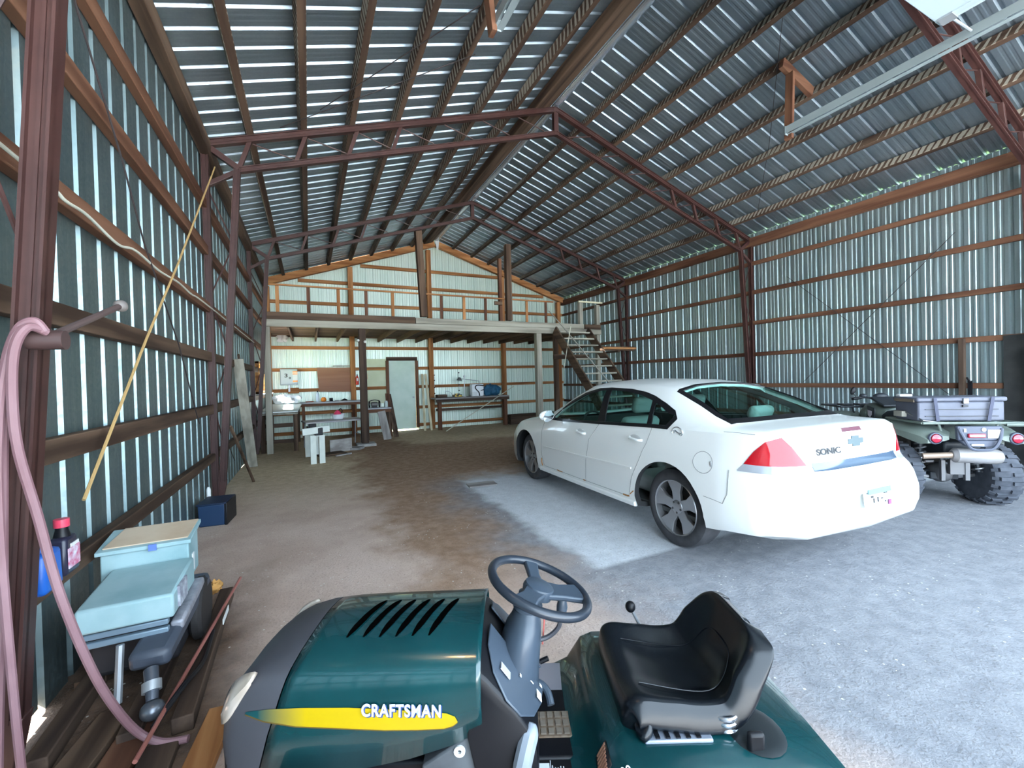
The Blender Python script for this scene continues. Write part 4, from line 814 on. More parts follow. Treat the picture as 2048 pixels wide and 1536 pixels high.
MB().tube([(-.37+.185*math.cos(a),.38+.07*math.sin(a),.86+.17*math.sin(a)) for a in [2*PI*i/24 for i in range(24)]],.015,8,closed=True).build('steering_wheel',DK,CAR)
B((0,-.1,.27),(1.5,3.1,.04)).build('cabin_floor',DK,CAR)
# ------------------------------------------------------------------ green lawn tractor in the foreground
MG=mat('mower_green',(.002,.030,.034),.22,0,(.003,.042,.047),scale=3,coat=.5); MGR=mat('mower_nose_grey',(.048,.049,.058),.5); MK=mat('mower_black',(.0045,.005,.007),.42,spec=.3)
DG=mat('dash_blue_grey',(.042,.058,.080),.36); SB=mat('seat_vinyl',(.005,.007,.010),.27,spec=.4); YEL=mat('decal_yellow',(.86,.68,.01),.4)
MW=thing('lawn_tractor','dark green riding lawn tractor with a black seat in the foreground','lawn tractor',(CAM[0]+.43152*1.47,.90210*1.47,0),math.radians(-YAW))
H_W=[(-.925,.10),(-.915,.155),(-.89,.19),(-.84,.212),(-.76,.222),(-.70,.228),(-.55,.234),(-.08,.238)]
H_C=[(-.925,.445),(-.915,.485),(-.89,.545),(-.84,.612),(-.78,.648),(-.70,.674),(-.62,.684),(-.45,.690),(-.08,.690)]
H_E=[(-.925,.43),(-.915,.465),(-.89,.52),(-.84,.572),(-.78,.602),(-.70,.618),(-.62,.626),(-.08,.636)]
H_B=[(-.925,.35),(-.89,.31),(-.70,.31),(-.45,.32),(-.3,.36),(-.2,.40),(-.08,.46)]
def hsec(x,o=0.):
    w=interp(H_W,x)+o; c=interp(H_C,x)+o; e=interp(H_E,x)+o*.7; b=interp(H_B,x)
    h=[(w*.93,b),(w+.006,b+(e-b)*.45),(w+.002,e-.05),(w-.006,e-.012),(w-.022,e+.008),(w*.72,e+(c-e)*.52),(w*.42,c-.010),(w*.15,c-.001),(0,c)]
    return [(-y,z) for y,z in h]+[(y,z) for y,z in h[-2::-1]]
def hshear(x,y,z):
    return x+.34*(z-.66)*min(1,max(0,(x+.93)/.2))*(1 if x<-.5 else max(0,(-.2-x)/.3) )
def hood(name,xs,m,o=0.,solid=.006):
    q=MB(); q.grid([[(hshear(x,y,z),y,z) for y,z in hsec(x,o)] for x in xs]); return q.build(name,m,MW,smooth=32,solid=solid)
hd=hood('hood',[-.672,-.64,-.60,-.55,-.5,-.45,-.4,-.35,-.3,-.25,-.2,-.16,-.13,-.115],MG)
nz_=MB(); xs=[-.925,-.92,-.912,-.90,-.88,-.86,-.83,-.80,-.77,-.74,-.70,-.676]
rows=[[(hshear(x,y,z),y,z) for y,z in hsec(x,.003)] for x in xs]; nz_.grid(rows); nz_._f([nz_.bm.verts.new(p) for p in rows[0]]); nose=nz_.build('nose_cowl',MGR,MW,smooth=32)
B((-.80,0,.33),(.22,.40,.10)).build('front_bumper',MK,MW,bevel=.02)
AMB=mat('headlight_lens',(.34,.27,.20),.2,0,(.42,.38,.35),scale=4,coat=.3)
for s in (-1,1):
    hl=MB(); rr=[]
    for i in range(9):
        t=i/8; x=-.905+.125*t; w=interp(H_W,x)+.006; zc=.475+.135*t; hh=.045*math.sin(PI*min(1,max(.12,t*.86+.1)))+.006
        # lens band lying on the rounded front corner
        rr.append([(hshear(x,0,zc+hh*k),s*(w+.002-.02*abs(k)*(1 if k>0 else .2)),zc+hh*k) for k in (-1,-.5,0,.5,1)])
    hl.grid(rr); hl.build('headlight',AMB,MW,solid=.012)
# louvre slots on top of the hood
for i in range(6):
    x0=-.545+.052*i; sl=MB(); pts=[]
    y0=-.135; y1=.06
    L=[]
    for k in range(9):
        y=y0+(y1-y0)*k/8; 
        sec=hsec(-.4); zz=[b+(d-b)*((y-a)/(c-a)) for (a,b),(c,d) in zip(sec[:-1],sec[1:]) if a<=y<=c and c>a][0]
        L.append((x0+(y-y0)*.36,y,zz+.0045))
    hw=[.003,.009,.012,.012,.012,.012,.012,.010,.004]
    sl.grid([[(p[0]-w_,p[1],p[2]) for p,w_ in zip(L,hw)],[(p[0]+w_,p[1],p[2]) for p,w_ in zip(L,hw)]]); sl.build('louvre_slot',mat('slot_black',(.001,.001,.001),.95,spec=0.),hd,smooth=0)
# yellow stripe and the lettering on the near side
def sidey(x,z):
    sec=hsec(x); 
    for (a,b),(c,d) in zip(sec[:-1],sec[1:]):
        if b<=z<=d: return a+(c-a)*(z-b)/(d-b)
    return sec[1][0]
top=[(-.775,.518),(-.70,.530),(-.60,.535),(-.50,.534),(-.40,.528),(-.30,.520),(-.215,.513),(-.192,.503),(-.185,.485)]
bot=[(-.775,.512),(-.70,.497),(-.60,.483),(-.50,.474),(-.40,.468),(-.30,.464),(-.225,.463),(-.20,.470),(-.185,.482)]
dk=mat('decal_shadow',(.10,.06,.01),.5)
m=bpy.data.materials.new('decal_yellow_fade'); m.use_nodes=True; nt=m.node_tree; n=nt.nodes; b=n['Principled BSDF']; b.inputs['Roughness'].default_value=.35
tc=n.new('ShaderNodeTexCoord'); sp=n.new('ShaderNodeSeparateXYZ'); mr=n.new('ShaderNodeMapRange'); mr.inputs['From Min'].default_value=-.775; mr.inputs['From Max'].default_value=-.63
mx=n.new('ShaderNodeMix'); mx.data_type='RGBA'; mx.inputs[6].default_value=(.004,.05,.055,1); mx.inputs[7].default_value=(.43,.30,.002,1)
nt.links.new(tc.outputs['Object'],sp.inputs[0]); nt.links.new(sp.outputs[0],mr.inputs['Value']); nt.links.new(mr.outputs[0],mx.inputs[0]); nt.links.new(mx.outputs[2],b.inputs['Base Color'])
for nm,dz,off,mm_ in (('stripe_shadow',-.0045,.0045,dk),('yellow_stripe',0,.0055,m)):
    q=MB(); q.grid([[(hshear(x,0,z+dz) if x<-.5 else x,sidey(x,z+dz)-off,z+dz) for (x,z) in [(a[0]+(c[0]-a[0])*t,a[1]+(c[1]-a[1])*t) for t in (0,.25,.5,.75,1)]] for a,c in zip(bot,top)]); q.build(nm,mm_,hd,smooth=30)
for nm,off,mm_,dx,dz in (('lettering_shadow',.0075,mat('letter_blue',(.03,.06,.20),.5),.0035,-.004),('lettering',.0095,mat('letter_white',(.60,.69,.78),.5),0,0)):
    text_mesh(nm,'CRAFTSMAN',.050,mm_,hd,(-.347+dx,sidey(-.35,.522)-off,.524+dz),(PI/2,math.radians(2.2),0),.0008,.76,.0012,0.,1.10)
# cowl, dash and steering tower
c=MB(); prof=[(-.135,.30),(-.16,.45),(-.155,.64),(-.145,.668),(-.12,.668),(-.10,.648),(-.02,.54),(.055,.43),(.06,.30)]
rows=[]
for y,k in ((-.230,.78),(-.224,.84),(-.20,.88),(-.12,.955),(-.05,1.0),(.05,1.0),(.12,.955),(.20,.88),(.224,.84),(.230,.78)): rows.append([(x*(1 if x<0 else k),y,.30+(z-.30)*k) for x,z in prof])
c.loft(rows); c.build('cowl',MK,MW,smooth=40,bevel=.006)
# slanted blue-grey dash plate (leaf shaped) left and right of the tower
for s in (-1,1):
    P=[(.0,.05),(.02,.10),(.03,.16),(.02,.205),(-.02,.222),(-.06,.21)]
    q=MB(); up_=V((-.07,0,.145)).normalized()
    def dp(t,y): return V((.056-.158*t,0,.44+.21*t))+V((0.004,s*y,.008-.33*max(0,y-.05)))
    poly=[dp(1.0,.05),dp(1.02,.13),dp(.90,.195),dp(.66,.228),dp(.40,.222),dp(.14,.175),dp(-.02,.11),dp(-.08,.05)]
    q.prism(poly,(.006,0,.004)); do=q.build('dash_plate',DG,MW,bevel=.003)
    if s<0:
        for t,y,w_,h_ in ((.72,.155,.03,.045),): 
            B(dp(t,y)+V((.010,0,.006)),(.004,w_,h_),Mx.Rotation(math.radians(-37),3,'Y')).build('sticker',mat('sticker_lilac',(.36,.38,.45),.5),do)
        for t,y,w_,h_ in ((.42,.11,.012,.008),(.30,.085,.004,.075),(.05,.10,.035,.008),(.02,.10,.035,.008),(.08,.10,.035,.008),(.0,.06,.010,.012)):
            B(dp(t,y)+V((.0095,0,.006)),(.002,w_,h_),Mx.Rotation(math.radians(-37),3,'Y')).build('dash_mark',M_WHITE,do)
        B(dp(.30,.066)+V((.0095,0,.006)),(.003,.006,.09),Mx.Rotation(math.radians(-37),3,'Y')).build('throttle_slot',MK,do); MB().ell(dp(.5,.07)+V((.02,0,.01)),(.008,.008,.012),8,6).build('throttle_knob',MK,do)
        MB().lathe([(.014,0),(.014,.012),(.008,.014)],dp(.52,.03)+V((.008,0,.006)),(.9,0,.43),14).build('key_switch',MGR,do)
t=MB(); rows=[]
for z,xc,rx,ry in ((.40,-.01,.075,.105),(.50,-.005,.075,.105),(.58,.008,.070,.098),(.63,.018,.062,.085),(.66,.026,.050,.062),(.685,.032,.046,.050)):
    rows.append([(xc+rx*math.cos(a),ry*math.sin(a),z) for a in [2*PI*i/28 for i in range(28)]])
t.loft(rows); t.build('steering_tower',DG,MW,smooth=50)
ax_=V((.34,0,.94)).normalized(); wc=V((.073,.0,.747))
bt2=MB(); bt2.lathe([(.050,0),(.052,.012),(.047,.014),(.049,.03),(.044,.032),(.045,.05),(.035,.055)],(.030,0,.678),(.34,0,.94),24); bt2.build('column_boot',DG,MW)
MB().tube([V((.034,0,.69)),wc],.028,14).build('steering_column',MK,MW)
sw_=MB(); u=V((0,1,0)); w_=ax_.cross(u); ring=[wc+(u*math.cos(a)+w_*math.sin(a))*.174+ax_*.012 for a in [2*PI*i/48 for i in range(48)]]
sw_.tube(ring,.0155,12,closed=True); so=sw_.build('steering_wheel',mat('wheel_vinyl',(.018,.024,.034),.30),MW,smooth=60)
for ang,wd in ((0.15,.028),(2.75,.040),(4.98,.050)):
    d=u*math.cos(ang)-w_*math.sin(ang)*-1; sd_=ax_.cross(d); q=MB()
    q.loft([[wc+d*r+sd_*w2*k+ax_*(o+h) for k,h in ((-1,-.010),(1,-.010),(1,.010),(-1,.010))] for r,w2,o in ((.02,wd,.0),(.09,wd*.8,.002),(.166,wd*1.0,.010))]); q.build('spoke',DG,so,bevel=.006)
MB().lathe([(.052,-.02),(.056,0),(.050,.016),(.030,.022),(0,.023)],wc,ax_,24).build('hub_cap',DG,so)
sh_=MB(); sh_.tube(bez([(.05,.10,.50),(.11,.11,.51),(.150,.11,.545),(.160,.11,.585)],6),.009,8); so2=sh_.build('lever_rod',MGR,MW); MB().tube([(.158,.11,.575),(.166,.11,.625),(.168,.11,.655)],[.016,.021,.014],12).build('lever_grip',DG,so2)
MB().tube([(.09,.13,.47),(.10,.135,.57)],.003,6).build('wire',mat('wire_red',(.5,.12,.10),.6),MW)
# footwell and fender body
f=MB(); prof=[(.03,.265),(.15,.275),(.205,.30),(.235,.345),(.262,.385),(.31,.405),(.60,.405),(.85,.392),(.90,.375),(.925,.33),(.93,.25),(.93,.20),(.03,.20)]
rows=[]
for y,k,dz in ((-.345,.985,-.05),(-.335,.995,-.015),(-.31,1,0),(-.15,1,.004),(0,1,.006),(.15,1,.004),(.31,1,0),(.335,.995,-.015),(.345,.985,-.05)):
    rows.append([(.05+(x-.05)*k,y,z+(dz if z>.22 else 0)) for x,z in prof])
f.loft(rows); fen=f.build('fender',MG,MW,smooth=35)
B((.105,-.02,.283),(.15,.11,.012)).build('foot_plate',mat('foot_plate_brown',(.12,.08,.05),.85,0,(.20,.15,.11),scale=40),MW,bevel=.003)
for i in range(5): 
    for j in range(3): B((.05+.026*i,-.055+.035*j,.291),(.018,.022,.006)).build('tread_block',mat('tread_brown',(.17,.14,.11),.9),MW)
B((.12,.22,.277),(.17,.16,.014)).build('far_foot_rest',mat('foot_rest_grey',(.22,.21,.24),.8),MW,bevel=.004)
lbk=B((.115,-.225,.276),(.145,.15,.008)).build('warning_label',mat('label_black',(.008,.008,.01),.3),MW,bevel=.002)
B((.068,-.185,.2815),(.034,.042,.002)).build('white_label',mat('label_white',(.6,.63,.68),.5),lbk)
for i in range(6): B((.094+.0085*i,-.205-.003*(i%2),.2815),(.003,.066-.008*(i%3),.002)).build('text_line',mat('label_text',(.55,.58,.62),.5),lbk)
for i in range(4): B((.062+.012*i,-.272,.2815),(.004,.04,.002)).build('text_line',mat('label_text',(.55,.58,.62),.5),lbk)
B((.186,-.225,.2815),(.003,.14,.002)).build('label_edge',mat('label_text',(.55,.58,.62),.5),lbk); B((.0885,-.225,.2815),(.002,.14,.002)).build('label_edge',mat('label_text',(.55,.58,.62),.5),lbk)
ol=MB(); ol.grid([[(.222,-.28,.325),(.255,-.28,.380)],[(.222,-.20,.326),(.255,-.20,.381)]]); olo=ol.build('side_decal',mat('label_black',(.008,.008,.01),.3),MW,solid=.002)
for i in range(7): B((.232+.0012*i,-.272+.011*i,.345+.002*i),(.004,.006,.045),Mx.Rotation(math.radians(30),3,'Y')).build('decal_bar',mat('decal_orange',(.42,.20,.13),.6),olo)
text_mesh('decal_number','80',.035,mat('label_text',(.55,.58,.62),.5),MW,(.285,-.325,.398),(math.radians(35),0,math.radians(20)),.001)
pedal=MB(); pedal.tube(bez([(.03,.03,.40),(.07,.02,.40),(.095,.0,.385),(.105,-.03,.36)],6),.013,10); po_=pedal.build('pedal',DG,MW); MB().tube([(.02,.06,.43),(.085,.06,.455)],.005,8).build('pedal_rod',MGR,MW); MB().tube([(.075,.06,.45),(.105,.06,.463)],.009,8).build('rod_tip',MK,MW)
# black side frame with fittings below the hood
sf=MB(); sf.prism([(-.30,-.215,.20),(.03,-.215,.20),(.05,-.215,.40),(-.02,-.215,.44),(-.12,-.215,.44),(-.30,-.215,.33)],(0,.43,0)); sfo=sf.build('side_frame',mat('frame_dusty',(.05,.055,.062),.7,0,(.09,.10,.11),scale=8),MW,bevel=.006)
for x,z in ((-.185,.375),(-.115,.405)): MB().lathe([(.006,0),(.017,0),(.017,.006),(.006,.006)],(x,-.2155,z),(0,-1,0),16,cap=False).build('washer',M_WHITE,sfo)
sdp=MB(); sdp.tube(bez([(.035,-.20,.44),(.01,-.235,.38),(.0,-.24,.32),(.02,-.235,.22)],6),[.012,.02,.026]+[.028]*16,10); sdp.build('side_strap',mat('strap_grey',(.20,.23,.27),.5),MW)
# seat
st_=thing('x','x','x') if False else None
C_=[(.272,.420),(.268,.470),(.283,.512),(.325,.522),(.39,.500),(.48,.478),(.57,.476),(.625,.492),(.662,.535),(.690,.595),(.712,.655),(.722,.688),(.730,.704)]
cc=bez([(.778+(x-.778)*.93+.006,0,z-.032) for x,z in C_],3); rows=[]; K=len(cc)
for i,p in enumerate(cc):
    t=(cc[min(i+1,K-1)]-cc[max(i-1,0)]).normalized(); nrm=V((-t.z,0,t.x))     # towards the sitter
    s=i/(K-1); hw=.232 if s<.6 else .232-.085*((s-.6)/.4)**1.6
    if s>.82: hw*=1-.42*((s-.82)/.18)**2
    if s<.2: hw=.232-.03*(.2-s)/.2
    bo=0 if s<.14 else .075*min(1,(s-.14)/.25)*(1 if s<.72 else max(0,1-(s-.72)/.16))
    row=[]
    for j in range(17):
        q=-1+2*j/16; y=hw*(q if abs(q)<.8 else math.copysign(.8+.2*math.sin((abs(q)-.8)/.2*PI/2),q))
        bb=bo*max(0,(abs(q)-.30)/.70)**1.5*(1 if abs(q)<.86 else 1-.45*((abs(q)-.86)/.14)**2)
        pp=p+nrm*bb+V((0,y,0))
        if abs(q)>.93: pp-=nrm*.05*(abs(q)-.93)/.07
        row.append(pp)
        if j in (0,16):
            o1=V((0,math.copysign(.006,q),0)); bl=max(0,min(1,(s-.55)/.15)); ed=V((0,0,-1))*(1-bl)+V((.92,0,-.35))*bl; fd=(1-max(0,min(1,(s-.70)/.25)))*max(0,min(1,(s-.03)/.12)); ex=[pp+ed*(.004+.012*fd)+o1*.7*fd,pp+ed*(.008+.022*fd)-o1*1.5*fd]
            if j==0: row[0:0]=ex[::-1]
            else: row+=ex
    rows.append(row)
q=MB(); q.grid(rows); so3=q.build('seat',SB,MW,smooth=80); k=so3.modifiers.new('s','SOLIDIFY'); k.thickness=.035; k.offset=-1
k=so3.modifiers.new('u','SUBSURF'); k.levels=2; k.render_levels=2
MB().tube(bez([rows[10][6]+V((0,0,.003)),rows[19][6]+V((0,0,.003)),rows[26][7]+V((-.002,0,.002)),rows[27][10]+V((-.003,0,.002)),rows[26][13]+V((-.002,0,.002)),rows[19][14]+V((0,0,.003)),rows[10][14]+V((0,0,.003))],8),.0022,6).build('seat_welt',SB,so3)
pn=MB(); pn.box((.50,-.02,.412),(.34,.30,.012)); pn.build('seat_pan',mat('pan_grey',(.25,.28,.34),.45,.3),MW,bevel=.008)
B((.46,-.225,.412),(.20,.05,.012)).build('seat_bracket',mat('bracket_grey',(.30,.34,.42),.4,.5),MW,bevel=.004)
for i in range(5): B((.40+.03*i,-.23,.421),(.012,.03,.004)).build('bracket_slot',MK,MW)
for yy in (-.20,.18):
    sp_=MB(); sp_.tube([(.615+.032*math.cos(a),yy+.032*math.sin(a),.412+.060*a/(2*PI*3.5)) for a in [2*PI*3.5*i/60 for i in range(61)]],.007,8); sp_.build('seat_spring',mat('spring_steel',(.5,.55,.62),.25,.9),MW)
B((.67,-.27,.42),(.05,.02,.07)).build('seat_hinge',MK,MW,bevel=.01)
MB().ell((.70,-.20,.404),(.085,.10,.010),20,8).build('fender_hollow',mat('hollow_black',(.010,.015,.018),.5),MW)
kn=MB(); kn.tube([(.52,.24,.41),(.455,.215,.545)],.006,8); ko=kn.build('lift_lever',M_GREY,MW); MB().ell((.449,.212,.560),(.020,.020,.022),14,10).build('lever_knob',MK,ko)
# wheels and chassis under the body
for x,r,w2 in ((-.62,.165,.06),(.62,.185,.08)):
    for s in (-1,1):
        t=MB(); t.lathe([(r*.5,-w2),(r*.9,-w2),(r,-w2*.6),(r,w2*.6),(r*.9,w2),(r*.5,w2)],(x,s*.24 if x>0 else s*.21,r),(0,s,0),28); to=t.build('tyre',TY,MW); MB().lathe([(.0,-.02),(r*.52,-.02),(r*.52,w2*.8),(0.05,.02),(0,.03)],(x,s*.24 if x>0 else s*.21,r),(0,s,0),20).build('wheel_disc',M_WHITE,to)
B((0,0,.235),(1.5,.30,.10)).build('chassis',MK,MW,bevel=.01)
# ------------------------------------------------------------------ four-wheeler by the right wall
AT=thing('quad_bike','pale olive four-wheeler with a grey cargo box, parked at the right wall','quad bike',(7.441,2.215,0),math.radians(-38))
OL=mat('atv_olive',(.125,.155,.135),.45,0,(.165,.195,.17),scale=4); DKP=mat('atv_dark',(.02,.024,.03),.5); BG=mat('atv_blue_grey',(.075,.085,.12),.5); MET=mat('atv_metal',(.22,.22,.23),.4,.7)
AR=mat('atv_tyre',(.05,.056,.07),.85,0,(.075,.082,.10),scale=14)
def atv_wheel(x,y,s):
    c=(x,y,.325); a=(s,0,0); t=MB()
    t.lathe([(.165,-.12),(.24,-.13),(.295,-.12),(.315,-.09),(.32,-.04),(.32,.04),(.315,.09),(.295,.12),(.24,.13),(.165,.12)],c,a,40)
    for k in range(22):
        th=2*PI*k/22
        for sd_ in (-1,1):
            ph=th+(PI/22 if sd_>0 else 0); u=V((0,math.cos(ph),math.sin(ph))); w=V((0,-math.sin(ph),math.cos(ph))); R=Mx((V((1,0,0)),w,u)).transposed()
            t.box(V(c)+V((sd_*.055,0,0))+u*.325,(.085,.035,.026),R); R2=Mx((V((1,0,0)),w,u)).transposed()@Mx.Rotation(sd_*.75,3,'Y'); t.box(V(c)+V((sd_*.118,0,0))+u*.297,(.05,.03,.022),R2)
    to=t.build('tyre',AR,AT,smooth=40)
    r=MB(); r.lathe([(.168,-.12),(.15,-.10),(.15,.06),(.168,.125),(.172,.128)],c,a,32,cap=False).lathe([(0,.0),(.15,.0),(.15,.01),(.06,.03),(0,.04)],c,a,28); r.build('rim',mat('atv_rim',(.13,.12,.11),.5,.4),to)
for x in (-.43,.43): atv_wheel(x,0,1 if x>0 else -1); atv_wheel(x*1.04,1.24,1 if x>0 else -1)
# rear fenders with lamp pods
for s in (-1,1):
    m=MB(); rows=[]
    for y,z,x0,x1,th in ((-.50,.765,.22,.40,.05),(-.44,.80,.17,.43,.10),(-.30,.83,.16,.48,.09),(-.05,.87,.15,.54,.06),(.20,.86,.15,.55,.06),(.38,.76,.15,.58,.06),(.50,.62,.17,.54,.05)):
        rows.append([(s*x0,y,z-th*.3),(s*x0,y,z+.02),(s*(x0*.5+x1*.5),y,z+.03),(s*(x1-.04),y,z+.012),(s*x1,y,z-.02),(s*x1,y,z-th),(s*(x1-.03),y,z-th),(s*(x0+.05),y,z-th*.6)])
    m.loft(rows); m.build('rear_fender',OL,AT,smooth=40)
    l=MB(); l.lathe([(.0,0),(.042,0),(.046,.02),(.04,.035),(.0,.045)],(s*.335,-.485,.765),(0,-1,.0),20); l.build('tail_lamp',mat('atv_red',(.36,.012,.035),.2,coat=.5),AT)
    MB().lathe([(.050,0),(.062,.005),(.058,.025),(.048,.03)],(s*.335,-.485,.765),(0,-1,0),22,cap=False).build('lamp_bezel',BG,AT)
    m=MB(); rows=[]
    for y,z,x0,x1 in ((.80,.62,.20,.54),(.95,.80,.18,.58),(1.2,.885,.16,.60),(1.42,.86,.16,.58),(1.58,.76,.16,.5)): rows.append([(s*x0,y,z-.03),(s*x0,y,z+.02),(s*(x0+x1)/2,y,z+.03),(s*x1,y,z),(s*x1,y,z-.05)])
    m.loft(rows); m.build('front_fender',OL,AT,smooth=40)
# racks
def rack(name,y0,y1,hw,z,m):
    q=MB(); q.tube([(-hw,y0,z),(hw,y0,z)],.014,8).tube([(-hw,y1,z),(hw,y1,z)],.014,8)
    for x in (-hw,-hw*.5,0,hw*.5,hw): q.tube([(x,y0,z),(x,y1,z)],.012,8)
    for x in (-hw*.6,hw*.6):
        for y in (y0+.05,y1-.05): q.tube([(x,y,z),(x*.9,y,z-.10)],.012,8)
    return q.build(name,m,AT)
rack('rear_rack',-.46,.12,.42,.915,OL); rack('front_rack',1.10,1.62,.42,.975,DKP)
MB().tube(bez([(.28,-.46,.90),(.40,-.48,.90),(.44,-.47,.90),(.48,-.40,.90)],5),.02,10).build('rack_end',OL,AT)
m=MB(); m.box((.09,-.515,.80),(.42,.05,.17),None,(1.05,1)); m.prism([(-.10,-.53,.715),(.28,-.53,.715),(.24,-.53,.655),(.20,-.53,.635),(.0,-.53,.635),(-.05,-.53,.655)],(0,.05,0)); tp=m.build('tail_panel',BG,AT,bevel=.012); tp.location=(-.075,-.10,.15); tp.scale=(.84,.84,.84)
B((.05,-.55,.775),(.17,.03,.05)).build('brake_lamp',mat('atv_red',(.36,.012,.035),.2),tp,bevel=.01); B((.225,-.545,.795),(.13,.01,.10)).build('plate',M_WHITE,tp,bevel=.004); MB().lathe([(0,0),(.022,0),(.022,.006),(0,.007)],(.125,-.542,.845),(0,-1,0),18).build('round_sticker',M_WHITE,tp)
B((-.06,-.545,.835),(.022,.012,.04)).build('clip',M_WHITE,tp); B((.06,-.545,.665),(.12,.02,.02)).build('light_bar',M_WHITE,tp)
MB().tube(bez([(-.12,-.54,.86),(-.08,-.56,.75),(-.02,-.57,.63),(.08,-.575,.61),(.20,-.57,.63),(.27,-.56,.74),(.30,-.54,.86)],6),.016,8).build('tail_guard',BG,tp)
mu=MB(); mu.lathe([(.02,0),(.045,.0),(.075,.03),(.075,.06),(.075,.36),(.065,.39),(.02,.40)],(-.15,-.42,.585),(1,-.05,-.03),24); muo=mu.build('muffler',mat('muffler_cream',(.27,.25,.23),.4,.3,(.33,.32,.33),scale=3),AT); MB().tube([(-.36,-.36,.56),(-.14,-.42,.585)],.03,12).build('exhaust_pipe',mat('exhaust_tan',(.45,.33,.25),.45,.4),muo)
for s in (-1,1):
    sp=MB(); x=s*.27; a=V((x,-.15,.36)); b=V((x*.85,-.12,.74)); d=b-a; u=V((1,0,0)); w=d.normalized().cross(u)
    sp.tube([a+d*(i/70)+(u*math.cos(2*PI*7*i/70)+w*math.sin(2*PI*7*i/70))*.045 for i in range(71)],.010,6); spo=sp.build('coil_spring',MET,AT); MB().tube([a,b],.022,8).build('damper',DKP,spo)
    MB().bar((s*.06,-.05,.28),(s*.36,0,.31),.08,.035).build('lower_arm',MET,AT,bevel=.008); MB().bar((s*.06,-.02,.45),(s*.34,0,.43),.06,.03).build('upper_arm',MET,AT,bevel=.006)
    MB().tube([(s*.05,-.02,.33),(s*.40,0,.325)],.025,10).build('drive_shaft',DKP,AT)
m=MB(); m.ell((0,-.03,.33),(.10,.13,.11),16,10); m.box((.05,-.19,.42),(.14,.04,.16)); m.box((.13,-.20,.38),(.04,.035,.2)); m.box((-.08,-.19,.38),(.035,.035,.22)); m.build('differential',mat('diff_grey',(.15,.15,.155),.5,.5),AT,smooth=40)
B((0,.45,.30),(.26,1.1,.08)).build('skid_plate',DKP,AT,bevel=.01); B((0,.5,.50),(.34,.6,.34)).build('engine',mat('engine_brown',(.05,.04,.035),.7),AT,bevel=.03); B((0,.0,.62),(.26,.6,.16)).build('frame_box',DKP,AT,bevel=.02)
B((0,1.25,.55),(.30,.7,.4)).build('front_frame',DKP,AT,bevel=.03)
# seat and tank cover
m=MB(); rows=[]
for y,z,hw,h in ((.12,.90,.14,.10),(.25,.955,.17,.13),(.45,.965,.175,.14),(.62,.95,.17,.14),(.72,.97,.15,.14)): rows.append([(-hw,y,z-h),(-hw*1.05,y,z-h*.4),(-hw*.7,y,z),(0,y,z+.012),(hw*.7,y,z),(hw*1.05,y,z-h*.4),(hw,y,z-h)])
m.loft(rows); m.build('seat',DKP,AT,smooth=50)
m=MB(); rows=[]
for y,z,hw,h in ((.64,.985,.16,.20),(.74,1.03,.20,.27),(.88,1.05,.22,.30),(1.02,1.04,.20,.28),(1.14,.99,.15,.2)): rows.append([(-hw,y,z-h),(-hw*1.12,y,z-h*.45),(-hw*.8,y,z-.03),(0,y,z+.01),(hw*.8,y,z-.03),(hw*1.12,y,z-h*.45),(hw,y,z-h)])
m.loft(rows); tk=m.build('tank_cover',OL,AT,smooth=45)
for s in (-1,1):
    q=MB(); q.prism([(s*.235,.66,.80),(s*.235,.66,.985),(s*.215,.86,1.01),(s*.235,.78,.90),(s*.245,.86,.84),(s*.235,.80,.76)],(s*.015,0,0)); q.build('dark_side',DKP,tk,bevel=.006)
    q=MB(); q.prism([(s*.252,.70,.945),(s*.252,.79,.955),(s*.254,.775,.885),(s*.254,.735,.865),(s*.252,.705,.90)],(s*.004,0,0)); q.build('shield_decal',mat('decal_pale',(.55,.50,.55),.5),tk)
m=MB(); m.prism([(-.17,.62,1.0),(.17,.62,1.0),(.15,.95,1.09),(-.15,.95,1.09)],(0,0,.03)); m.build('dash_cover',DKP,AT,bevel=.012)
hb=MB(); hb.tube(bez([(-.42,.78,1.10),(-.28,.84,1.115),(-.12,.93,1.10),(0,.95,1.085),(.12,.93,1.10),(.28,.84,1.115),(.42,.78,1.10)],6),.013,8); ho=hb.build('handlebar',M_BLACK,AT)
for s in (-1,1): MB().tube([(s*.31,.825,1.113),(s*.43,.775,1.10)],.019,10).build('grip',M_BLACK,ho); MB().ell((s*.26,.87,1.135),(.045,.04,.03),12,8).build('control_box',DKP,ho); MB().tube([(s*.27,.91,1.12),(s*.40,.87,1.115)],.007,6).build('lever',MET,ho)
MB().ell((0,.98,1.12),(.09,.05,.045),14,8).build('speedometer',DKP,ho); mm_=MB(); mm_.tube([(-.37,.80,1.11),(-.395,.82,1.17)],.006,6); mo=mm_.build('mirror_stalk',M_BLACK,ho); MB().ell((-.40,.82,1.205),(.03,.02,.055),14,10,Mx.Rotation(.35,3,'Y')).build('mirror',M_BLACK,ho)
# cargo box tied on the rear rack
cb=thing('cargo_box','blue-grey plastic cargo box strapped on the rear rack of the four-wheeler','box',(7.441,2.215,.93),math.radians(-38))
CG=mat('cargo_grey',(.085,.092,.125),.55,0,(.115,.122,.155),scale=3)
B((-.05,-.22,.10),(.74,.36,.20)).build('box_body',CG,cb,bevel=.018); B((-.05,-.22,.222),(.77,.39,.045)).build('lid',CG,cb,bevel=.015)
for z in (.05,.12): B((-.05,-.405,z),(.62,.012,.006)).build('groove',DKP,cb)
lt2=B((-.02,-.418,.205),(.05,.02,.06)).build('latch',MET,cb,bevel=.006); B((-.02,-.412,.155),(.045,.015,.02)).build('latch_eye',DKP,lt2)
for x in (-.26,.17): MB().bar((x,-.422,.0),(x-.03*(1 if x<0 else -1),-.43,.245),.03,.006,(0,1,0)).build('strap',mat('strap_dark',(.06,.065,.10),.8),cb)
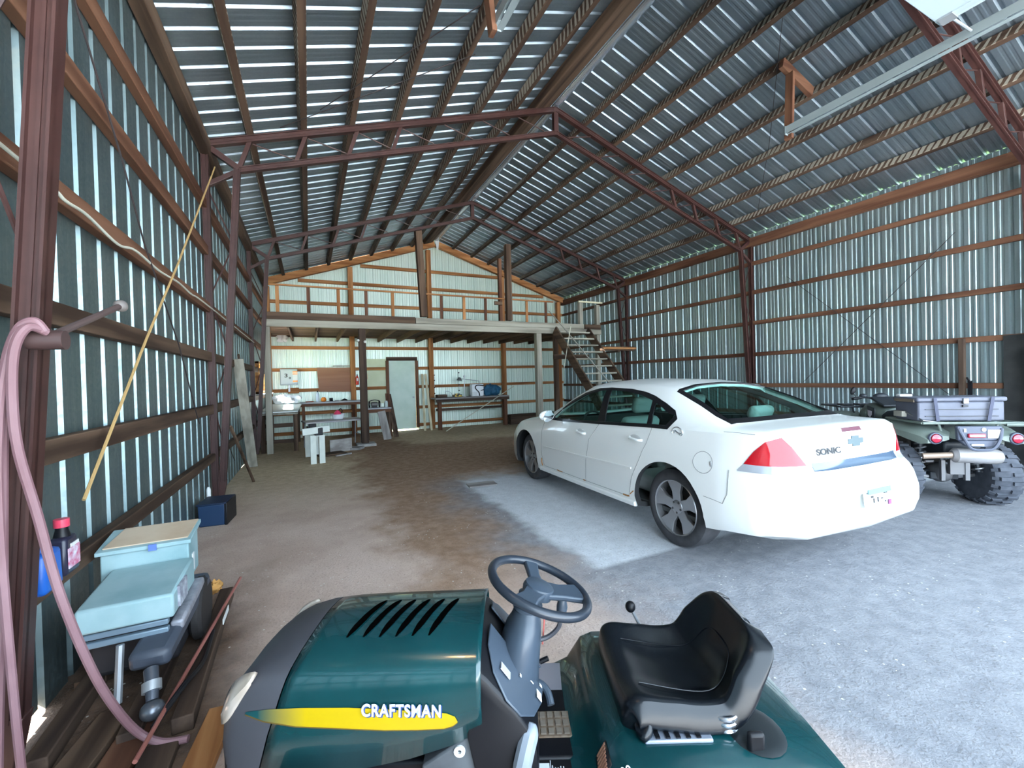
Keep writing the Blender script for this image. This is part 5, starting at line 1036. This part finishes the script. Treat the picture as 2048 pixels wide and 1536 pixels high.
B((-.44,-.16,.06),(.05,.14,.06)).build('side_handle',mat('handle_tan',(.35,.33,.28),.7),cb,bevel=.006); MB().tube([(-.43,-.2,.09),(-.40,-.44,.01),(-.2,-.45,-.02)],.008,6).build('tie_cord',MET,cb); B((-.437,-.22,.21),(.012,.30,.03)).build('end_lip',mat('box_brown',(.18,.14,.10),.7),cb)
B((-.36,-.09,.255),(.12,.07,.03)).build('pale_pad',M_WHITE,cb,bevel=.008)
# ------------------------------------------------------------------ camera, light
cd=bpy.data.cameras.new('camera'); cam=bpy.data.objects.new('camera',cd); COL.objects.link(cam)
cd.sensor_fit='HORIZONTAL'; cd.sensor_width=36; cd.lens=36*FPX/2048; cd.clip_start=.02; cd.clip_end=300
ya,pi_,ro=[math.radians(q) for q in (YAW,PITCH,ROLL)]
fwd=V((math.sin(ya)*math.cos(pi_),math.cos(ya)*math.cos(pi_),math.sin(pi_))); rt=V((math.cos(ya),-math.sin(ya),0)); up=rt.cross(fwd)
r2=rt*math.cos(ro)+up*math.sin(ro); u2=-rt*math.sin(ro)+up*math.cos(ro)
mm=Mx((r2,u2,-fwd)).transposed().to_4x4(); mm.translation=V(CAM); cam.matrix_world=mm
sc=bpy.context.scene; sc.camera=cam
w=bpy.data.worlds.new('sky'); sc.world=w; w.use_nodes=True; nt=w.node_tree; bg=nt.nodes['Background']
bg.inputs[0].default_value=(.66,.83,1,1); bg.inputs[1].default_value=WORLD
sl=bpy.data.lights.new('sun','SUN'); sl.energy=SUN; sl.angle=.01; sl.color=(1,.98,.95); so_=bpy.data.objects.new('sun',sl); COL.objects.link(so_)
so_.rotation_euler=V((-.62,.30,.72)).to_track_quat('Z','Y').to_euler()
pl=bpy.data.lights.new('front_portal','AREA'); pl.shape='RECTANGLE'; pl.size=DX1-DX0; pl.size_y=DZ; pl.cycles.is_portal=True
po=bpy.data.objects.new('front_portal',pl); COL.objects.link(po); po.location=((DX0+DX1)/2,YF-.02,DZ/2); po.rotation_euler=(math.radians(90),0,0)
sc.view_settings.view_transform='Standard'; sc.view_settings.look='None'; sc.view_settings.gamma=1; sc.view_settings.use_curve_mapping=False
sc.view_settings.exposure=EXPO
sc.cycles.max_bounces=10; sc.cycles.diffuse_bounces=6; sc.cycles.glossy_bounces=6; sc.cycles.transmission_bounces=8; sc.cycles.transparent_max_bounces=8
sc.cycles.use_denoising=True; sc.cycles.sample_clamp_indirect=8
